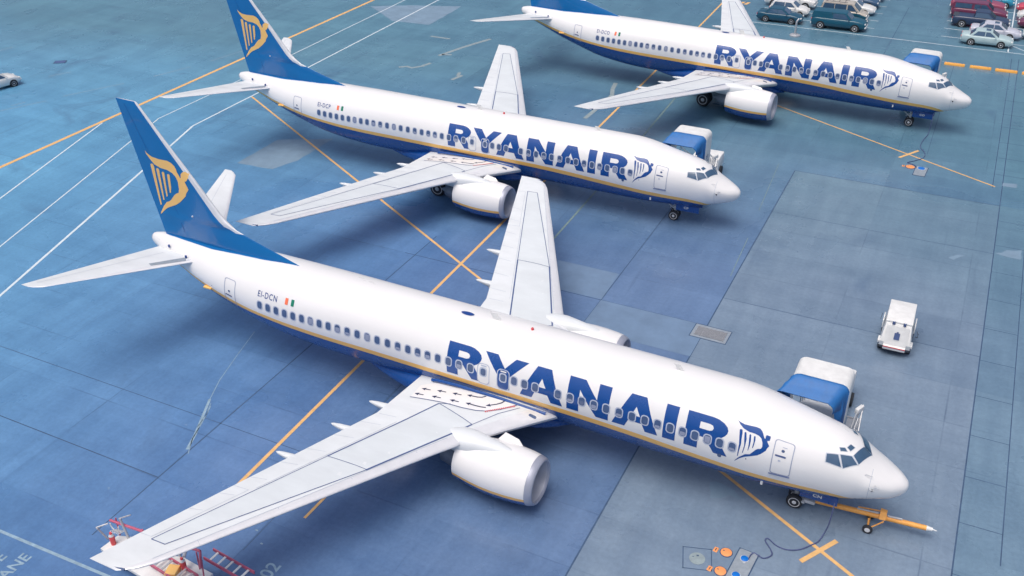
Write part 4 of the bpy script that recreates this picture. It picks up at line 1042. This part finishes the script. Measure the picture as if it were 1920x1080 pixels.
mb = MB(); mb.box((0, 0, .42), (1.5, 2.6, .14), bev=.02); mb.box((0, -1.3, .4), (1.0, .3, .12), bev=.02); mb.build('chassis', M['chassis'], gp)

# ------------------------------------------------------------------ steps and equipment under the near wing tip
wt = empty('service_trailer', (-26.2, -14.5, 0), 0, 'white flatbed service trailer with a red rail and fittings under the near wing tip', 'trailer')
OW = (-26.2, -14.5)
mb = MB()
deck = [(-27.85, -14.75), (-27.75, -13.95), (-27.15, -13.75), (-26.1, -14.1), (-24.6, -13.7), (-23.0, -13.85), (-23.0, -14.7), (-24.6, -15.2), (-26.5, -15.0)]
mb.loft([[(a-OW[0], b-OW[1], z) for a, b in deck] for z in (.48, .62)]); mb.build('deck', M['gsewhite'], wt, ang=25)
mb = MB(); mb.tube([rel(OW, (-28.0, -13.9, 1.3)), rel(OW, (-23.5, -13.75, 1.5))], .055); mb.tube([rel(OW, (-23.5, -13.75, 1.5)), rel(OW, (-23.15, -14.2, 1.2))], .05)
mb.tube([rel(OW, (-23.3, -13.95, 1.35)), rel(OW, (-23.1, -14.2, .62))], .03)
for x in (-27.7, -26.3, -23.6): mb.cyl(rel(OW, (x, -13.88, .6)), rel(OW, (x, -13.85, 1.5)), .03, n=8)
mb.build('guard_rail', M['redsteel'], wt)
for x, y, lean in ((-27.55, -14.35, .0), (-26.35, -13.85, .05), (-24.1, -14.15, -.04)):
    mb = MB(); mb.turn(rel(OW, (x, y, .62)), (lean, 0, 1), [(0, .1), (.45, .11), (.55, .06), (.62, .05)], 14, mif=lambda k, i: 0 if k < 1 or k > 1 else 1)
    mb.build('gas_bottle', [M['red'], M['gsewhite']], wt)
mb = MB()
for a, b, r_ in (((-27.95, -14.25, .6), (-28.05, -14.5, 1.4), .04), ((-28.1, -14.5, 1.4), (-27.75, -14.2, 1.5), .03), ((-27.2, -13.9, .62), (-27.3, -13.95, 1.75), .05), ((-24.75, -13.7, .62), (-24.8, -13.9, 1.65), .06), ((-25.1, -13.6, 1.3), (-24.5, -14.0, 1.7), .03), ((-24.3, -13.6, 1.4), (-24.1, -14.05, 1.2), .07), ((-27.55, -13.8, 1.5), (-27.1, -13.6, 1.7), .03)):
    mb = MB(); mb.tube([rel(OW, a), rel(OW, b)], r_, 8); mb.build('support_post', M['tubing'], wt)

mb = MB(); mb.tube([rel(OW, (-27.7+.22*math.cos(t), -14.0, 1.25+.3*math.sin(t))) for t in (math.pi*(1+k/8) for k in range(9))], .025)
for k in range(5): mb.tube([rel(OW, (-27.66+.1*k, -13.95, 1.0+.02*k)), rel(OW, (-27.6+.1*k, -14.3, 1.25))], .02, 6)
mb.build('hose_rack', M['gsewhite'], wt)
mb = MB(); mb.box(rel(OW, (-24.35, -14.5, .75)), (.45, .5, .25), rz=.3, bev=.04); mb.build('tan_box', M['gold'], wt)
for sx in (-26.8, -24.4):
    for sy in (-14.75, -14.15):
        mb = MB(); mb.turn(rel(OW, (sx, sy, .26)), (0, 1, 0), [(-.09, .16), (-.08, .25), (.08, .25), (.09, .16)], 16); mb.build('wheel', M['tyre'], wt)
def ladder(loc, rz, tilt, L_, W_, n, rail, rung, label, name='access_ladder'):
    o = empty(name, loc, rz, label, 'ladder', 'ladders under the near wing tip')
    ct, s_ = math.cos(tilt), math.sin(tilt)
    for sg in (-1, 1):
        mb = MB(); mb.loft([[(t*ct-e*s_*0, sg*W_/2+d, z0+t*s_+e) for d, e in ((-.025, -.07), (.025, -.07), (.025, .07), (-.025, .07))] for t, z0 in ((0, 0), (L_, 0))]); mb.build('side_rail', rail, o, smooth=False)
    for k in range(n):
        t = L_*(k+.7)/(n+.4); mb = MB(); mb.box((t*ct, 0, t*s_), (.09, W_-.04, .03)); mb.build('rung', rung, o, smooth=False)
    return o
ladder((-23.72, -13.22, .75), R(-4), R(-4), 2.1, .5, 5, M['redsteel'], M['gsewhite'], 'short red ladder with bright white rungs lying clear of the wing tip')
ladder((-25.35, -14.35, .85), R(-6), R(-3), 2.0, .62, 5, M['redsteel'], M['tubing'], 'red and grey ladder partly under the leading edge of the near wing tip')

# ------------------------------------------------------------------ car park
def make_car(kind, col, label, x, y, face=1, cat='car', two=None, rack=False, roofglass=False, rimc='hub', name='parked_car', hd=0.):
    """x forward; sizes in metres"""
    P = dict(
      sedan=dict(L=4.55, W=1.74, wb=2.62, belt=.92, roof=1.40, hood=.86, trunk=.95, gx=(-1.55, -1.0, .28, 1.05), r=.31, clear=.2),
      coupe=dict(L=4.3, W=1.70, wb=2.5, belt=.88, roof=1.32, hood=.82, trunk=.9, gx=(-1.45, -.8, .25, .95), r=.3, clear=.2),
      hatch=dict(L=4.0, W=1.68, wb=2.45, belt=.9, roof=1.42, hood=.85, trunk=.9, gx=(-1.9, -1.6, .3, 1.0), r=.29, clear=.2),
      pickup=dict(L=5.3, W=1.85, wb=3.35, belt=1.08, roof=1.62, hood=1.02, trunk=1.06, gx=(-.75, -.6, .62, 1.3), r=.36, clear=.3),
      capped=dict(L=5.3, W=1.85, wb=3.35, belt=1.10, roof=1.70, hood=1.04, trunk=1.1, gx=(-2.62, -2.5, .62, 1.3), r=.36, clear=.3),
      van=dict(L=4.75, W=1.85, wb=2.9, belt=1.12, roof=1.85, hood=1.02, trunk=1.1, gx=(-2.3, -2.1, .85, 1.62), r=.33, clear=.25))[kind]
    L_, W_, r = P['L']/2, P['W']/2, P['r']; wx = P['wb']/2; sh = (L_-wx)*.1
    o = empty(name, (x, y, 0), (0 if face == 1 else math.pi)+hd, label, cat, 'vehicles in the staff car park')
    paintm = M.get('car_'+col[0]) or M.setdefault('car_'+col[0], lotted('car_paint_'+col[0], col[1]))
    low = M.get('car_'+two[0]) or M.setdefault('car_'+two[0], lotted('car_paint_'+two[0], two[1])) if two else paintm
    rs = []
    g = P['gx']
    st_ = [(-L_, .42, P['trunk']-.28, .80), (-L_+.05, .3, P['trunk']-.06, .9), (-L_+.22, P['clear']+.02, P['trunk'], .965), (-wx-.4, P['clear'], P['trunk']+.01, 1), (-wx, P['clear'], P['belt'], 1), (0, P['clear'], P['belt'], 1),
           (g[3]-.25, P['clear'], P['belt']-.0, 1), (g[3]+.1, P['clear'], P['hood']+.06, .995), (wx+.3, P['clear'], P['hood'], .97), (L_-.28, P['clear']+.02, P['hood']-.10, .93), (L_-.06, .3, P['hood']-.2, .86), (L_, .42, P['hood']-.33, .76)]
    for xx, zb, zt, w in st_:
        w_ = W_*w; q = [(-.86, zb), (-.98, zb+.1), (-1, zb+(zt-zb)*.5), (-.985, zt-.12), (-.93, zt-.03), (-.82, zt)]
        rs.append([(xx, a*w_, z) for a, z in q]+[(xx, -a*w_, z) for a, z in reversed(q)])
    mb = MB(); mb.loft(rs, mif=lambda k, i: 1 if (two and (i in (0, 1, 2) or i in (8, 9, 10))) else 0)
    body = mb.build('body', [paintm, low], o, ang=45)
    # glasshouse
    zb, zt = P['belt']-.03, P['roof']; wb_, wt_ = W_*.93, W_*.76
    if kind in ('capped', 'van'): wt_ = W_*.83
    def gh(t): return zb+(zt-zb)*t, wb_+(wt_-wb_)*t, g[0]+(g[1]-g[0])*t, g[3]+(g[2]-g[3])*t
    secs = []
    for t in (0, .35, .7, .9, .98, 1.0):
        z, w, xa, xb = gh(min(t, .98)); z = zb+(zt-zb)*t; k = .06 if t < .95 else .14
        if t == 1.0: w -= .08; xa += .08; xb -= .1
        secs.append([(xa+k, -w, z), (xb-k, -w, z), (xb, -w+k, z), (xb+.02, 0, z), (xb, w-k, z), (xb-k, w, z), (xa+k, w, z), (xa, w-k, z), (xa-.02, 0, z), (xa, -w+k, z)])
    mb = MB(); mb.loft(secs); mb.build('roof', paintm, body, ang=40)
    def pane(nm, q):
        mb = MB(); mb.poly(q); mb.build(nm, M['cockpit'], o, smooth=False, recalc=False)
    def side_pane(u0, u1, sg):
        q = []
        for t, u in ((.12, 0), (.12, 1), (.86, 1), (.86, 0)):
            z, w, xa, xb = gh(t); a, b = u0(t), u1(t); q.append(((a if u == 0 else b), sg*(w+.012), z))
        pane('side_window', q)
    fx = lambda k, d: (lambda t: gh(t)[k]+d)
    for sg in (-1, 1):
        if kind in ('sedan', 'coupe', 'hatch'):
            mid = (g[0]+g[3])/2+.05
            side_pane(fx(2, .22), lambda t: mid-.03, sg); side_pane(lambda t: mid+.04, fx(3, -.2), sg)
        elif kind == 'van':
            side_pane(fx(2, .18), lambda t: -.95, sg); side_pane(lambda t: -.88, lambda t: .25, sg); side_pane(lambda t: .38, fx(3, -.22), sg)
        elif kind == 'capped':
            side_pane(lambda t: -.55, lambda t: .0, sg); side_pane(lambda t: .05, fx(3, -.2), sg)
            if roofglass: side_pane(lambda t: -2.35, lambda t: -.8, sg)
        else: side_pane(fx(2, .1), fx(3, -.2), sg)
    for k, nm, e in ((3, 'windscreen', .03), (2, 'rear_window', -.03)):
        q = []
        for t, u in ((.1, -1), (.1, 1), (.88, 1), (.88, -1)):
            z, w, xa, xb = gh(t); xx = xb if k == 3 else xa; q.append((xx+e, u*(w-.13), z+.005))
        pane(nm, q)
    if kind == 'capped': 
        mb = MB(); mb.box((-.68, 0, 1.36), (.035, W_*1.74, .66)); mb.build('cap_seam', M['chassis'], o)
    if kind == 'pickup':
        mb = MB(); mb.box((-1.75, 0, P['trunk']+.004), (1.75, W_*1.6, .012)); mb.build('load_bed', M['chassis'], o)
    if rack:
        mb = MB()
        for sg in (-.55, .55): mb.tube([(-1.9, sg, zt+.05), (.3, sg, zt+.05)], .02, 6)
        for xx in (-1.8, -1.2, -.6, 0): mb.tube([(xx, -.6, zt+.06), (xx, .6, zt+.06)], .018, 6)
        mb.build('roof_rack', M['chassis'], o)
    if roofglass and kind in ('sedan', 'coupe'):
        mb = MB(); mb.box((.0, 0, zt+.004), (.42, .72, .012), bev=.004); mb.build('sunroof', M['cockpit'], o)
    # wheels in dark arches
    for sx in (-wx, wx):
        for sg in (-1, 1):
            mb = MB(); mb.turn((sx, sg*(W_-.10), r), (0, sg, 0), [(-.1, r+.06), (.103, r+.06), (.105, r*.6)], 24); mb.build('wheel_arch', M['black'], body)
            mb = MB(); mb.turn((sx, sg*(W_-.11), r), (0, sg, 0), [(-.1, r*.6), (-.08, r*.97), (.06, r), (.13, r*.95), (.135, r*.66)], 24); w = mb.build('wheel', M['tyre'], o)
            mb = MB(); mb.turn((sx, sg*(W_-.11), r), (0, sg, 0), [(.1, r*.7), (.142, r*.68), (.132, r*.55), (.13, r*.25), (.148, r*.18), (.148, .01)], 16); mb.build('rim', M[rimc], w)
    for sg in (-1, 1):
        mb = MB(); mb.box((L_-.08, sg*W_*.66, P['hood']-.24), (.14, .32, .13), bev=.03); mb.build('headlight', M['gsewhite'], o)
        mb = MB(); mb.box((-L_+.04, sg*W_*.72, P['trunk']-.2), (.1, .26, .14), bev=.02); mb.build('tail_light', M['red'], o)
        mb = MB(); mb.box((g[3]-.3, sg*(W_+.07), P['belt']+.06), (.12, .17, .11), bev=.03); mb.build('mirror', low if kind != 'sedan' else paintm, o)
    bm_ = M['gsewhite'] if kind in ('capped', 'van', 'pickup') else low
    for xx, nm in ((L_+.02, 'front_bumper'), (-L_-.01, 'rear_bumper')):
        mb = MB(); mb.box((xx-.04 if xx > 0 else xx+.04, 0, .48), (.16, W_*1.74, .16), bev=.05); mb.build(nm, bm_, o)
    return o
make_car('sedan', ('teal', srgb(24, 78, 104)), 'dark teal sedan at the near end of the left parking row, beside the disc-based post', -20.4, 69.4, rimc='gsegrey')
make_car('hatch', ('white', (.74, .76, .76, 1)), 'white hatchback parked just beyond the dark teal sedan', -20.1, 72.3)
make_car('pickup', ('white', (.74, .76, .76, 1)), 'white pickup cut off by the top edge, beyond the white hatchback', -20.6, 75.4, cat='pickup', name='parked_pickup')
make_car('capped', ('deepteal', srgb(18, 84, 108)), 'dark teal pickup with a matching canopy over its bed, nearest in the second column', -14.5, 69.3, cat='pickup', name='parked_pickup')
make_car('van', ('tan', srgb(186, 180, 170)), 'two-tone tan and green minivan with a roof rack beyond the dark teal pickup', -14.6, 72.5, cat='minivan', two=('deepteal', srgb(18, 84, 108)), rack=True, name='parked_minivan')
make_car('sedan', ('white', (.74, .76, .76, 1)), 'white sedan with only its bonnet showing beyond the tan and green minivan', -14.2, 75.5)
make_car('sedan', ('steelblue', srgb(52, 84, 118)), 'dark blue sedan at the top edge beyond the white bonnet', -14.2, 78.4)
make_car('coupe', ('steelblue', srgb(52, 84, 118)), 'dark blue coupe barely showing at the top edge, last in its column', -14.0, 81.3)
make_car('sedan', ('mint', srgb(176, 200, 204)), 'pale green silver sedan with a sunroof, nearest in the right parking row', -.85, 69.55, roofglass=True)
make_car('sedan', ('lilac', srgb(196, 200, 214)), 'silvery lilac sedan with a sunroof beyond the pale green one', -.25, 72.4, roofglass=True)
make_car('pickup', ('midnight', srgb(44, 62, 92)), 'dark blue pickup with an open bed beyond the silvery lilac sedan', -1.75, 75.4, cat='pickup', name='parked_pickup')
make_car('capped', ('maroon', srgb(112, 52, 82)), 'maroon pickup with a glazed canopy beyond the dark blue pickup', -2.1, 78.4, cat='pickup', roofglass=True, name='parked_pickup')
make_car('pickup', ('rose', srgb(150, 72, 98)), 'rose red pickup cut off by the top edge, beyond the maroon one', -2.4, 81.4, cat='pickup', name='parked_pickup')
make_car('hatch', ('cyan', srgb(40, 140, 172)), 'bright teal hatchback barely showing at the top edge of the right row', -1.0, 84.3)
make_car('coupe', ('pale', srgb(170, 186, 194)), 'pale grey coupe cut off by the right edge, nearest of those facing left', 4.35, 73.1, face=-1)
make_car('sedan', ('maroon', srgb(112, 52, 82)), 'maroon sedan cut off by the right edge between the pale grey and white cars', 3.9, 77.2, face=-1)
make_car('hatch', ('white', (.74, .76, .76, 1)), 'small white hatchback cut off by the right edge beyond the maroon sedan', 3.5, 80.0, face=-1)
make_car('sedan', ('brightred', srgb(200, 70, 92)), 'bright red sedan in the top right corner of the car park', 3.6, 83.0, face=-1)
c_ = make_car('hatch', ('white', (.74, .76, .76, 1)), 'white airport car driving in from the left edge across the taxiway', -78.1, 21.4, face=1, hd=R(76), rimc='gsegrey')
c_['group'] = ''
del c_['group']

# post with a disc base
bp = empty('bollard_post', (-17.9, 64.9, 0), 0, 'slim grey post on a round disc base beside the parked cars', 'post')
mb = MB(); mb.turn((0, 0, 0), (0, 0, 1), [(0, .52), (.12, .52), (.18, .42), (.2, .14)], 28); mb.build('disc_base', M['tubing'], bp)
mb = MB(); mb.cyl((0, 0, .15), (0, 0, 1.35), .11, .10, 14); mb.tube([(0, 0, 1.3), (.04, .04, 1.5), (.16, .18, 1.66)], .09, 10); mb.build('pole', M['tubing'], bp)
# yellow kerb blocks
for i, (a, b) in enumerate(((-5.95, -4.2), (-3.83, -2.11), (-1.69, .08), (.41, 2.2), (2.57, 4.3))):
    labs = ('yellow kerb block mostly hidden behind the white roof of the farthest stairs', 'yellow kerb block next to the farthest boarding stairs, first fully seen', 'yellow kerb block in the middle of the row, under the pale green sedan', 'yellow kerb block second from the right edge', 'yellow kerb block cut off by the right edge')
    o = empty('kerb_block', ((a+b)/2, 61.85-.01*i, 0), R(1), labs[i], 'kerb block', 'row of yellow kerb blocks')
    L2 = (b-a)/2; mb = MB()
    q = [(-.16, .0), (-.16, .1), (-.1, .2), (.1, .2), (.16, .1), (.16, 0)]
    mb.loft([[(xx, yy*k, zz*k) for yy, zz in q] for xx, k in ((-L2, .8), (-L2+.05, 1), (L2-.05, 1), (L2, .8))]); mb.build('block', M['barrier'], o, ang=40)
    for sx in (-.6, .6):
        mb = MB(); mb.cyl((sx, 0, .19), (sx, 0, .215), .03, n=8); mb.build('anchor_bolt', M['chassis'], o)
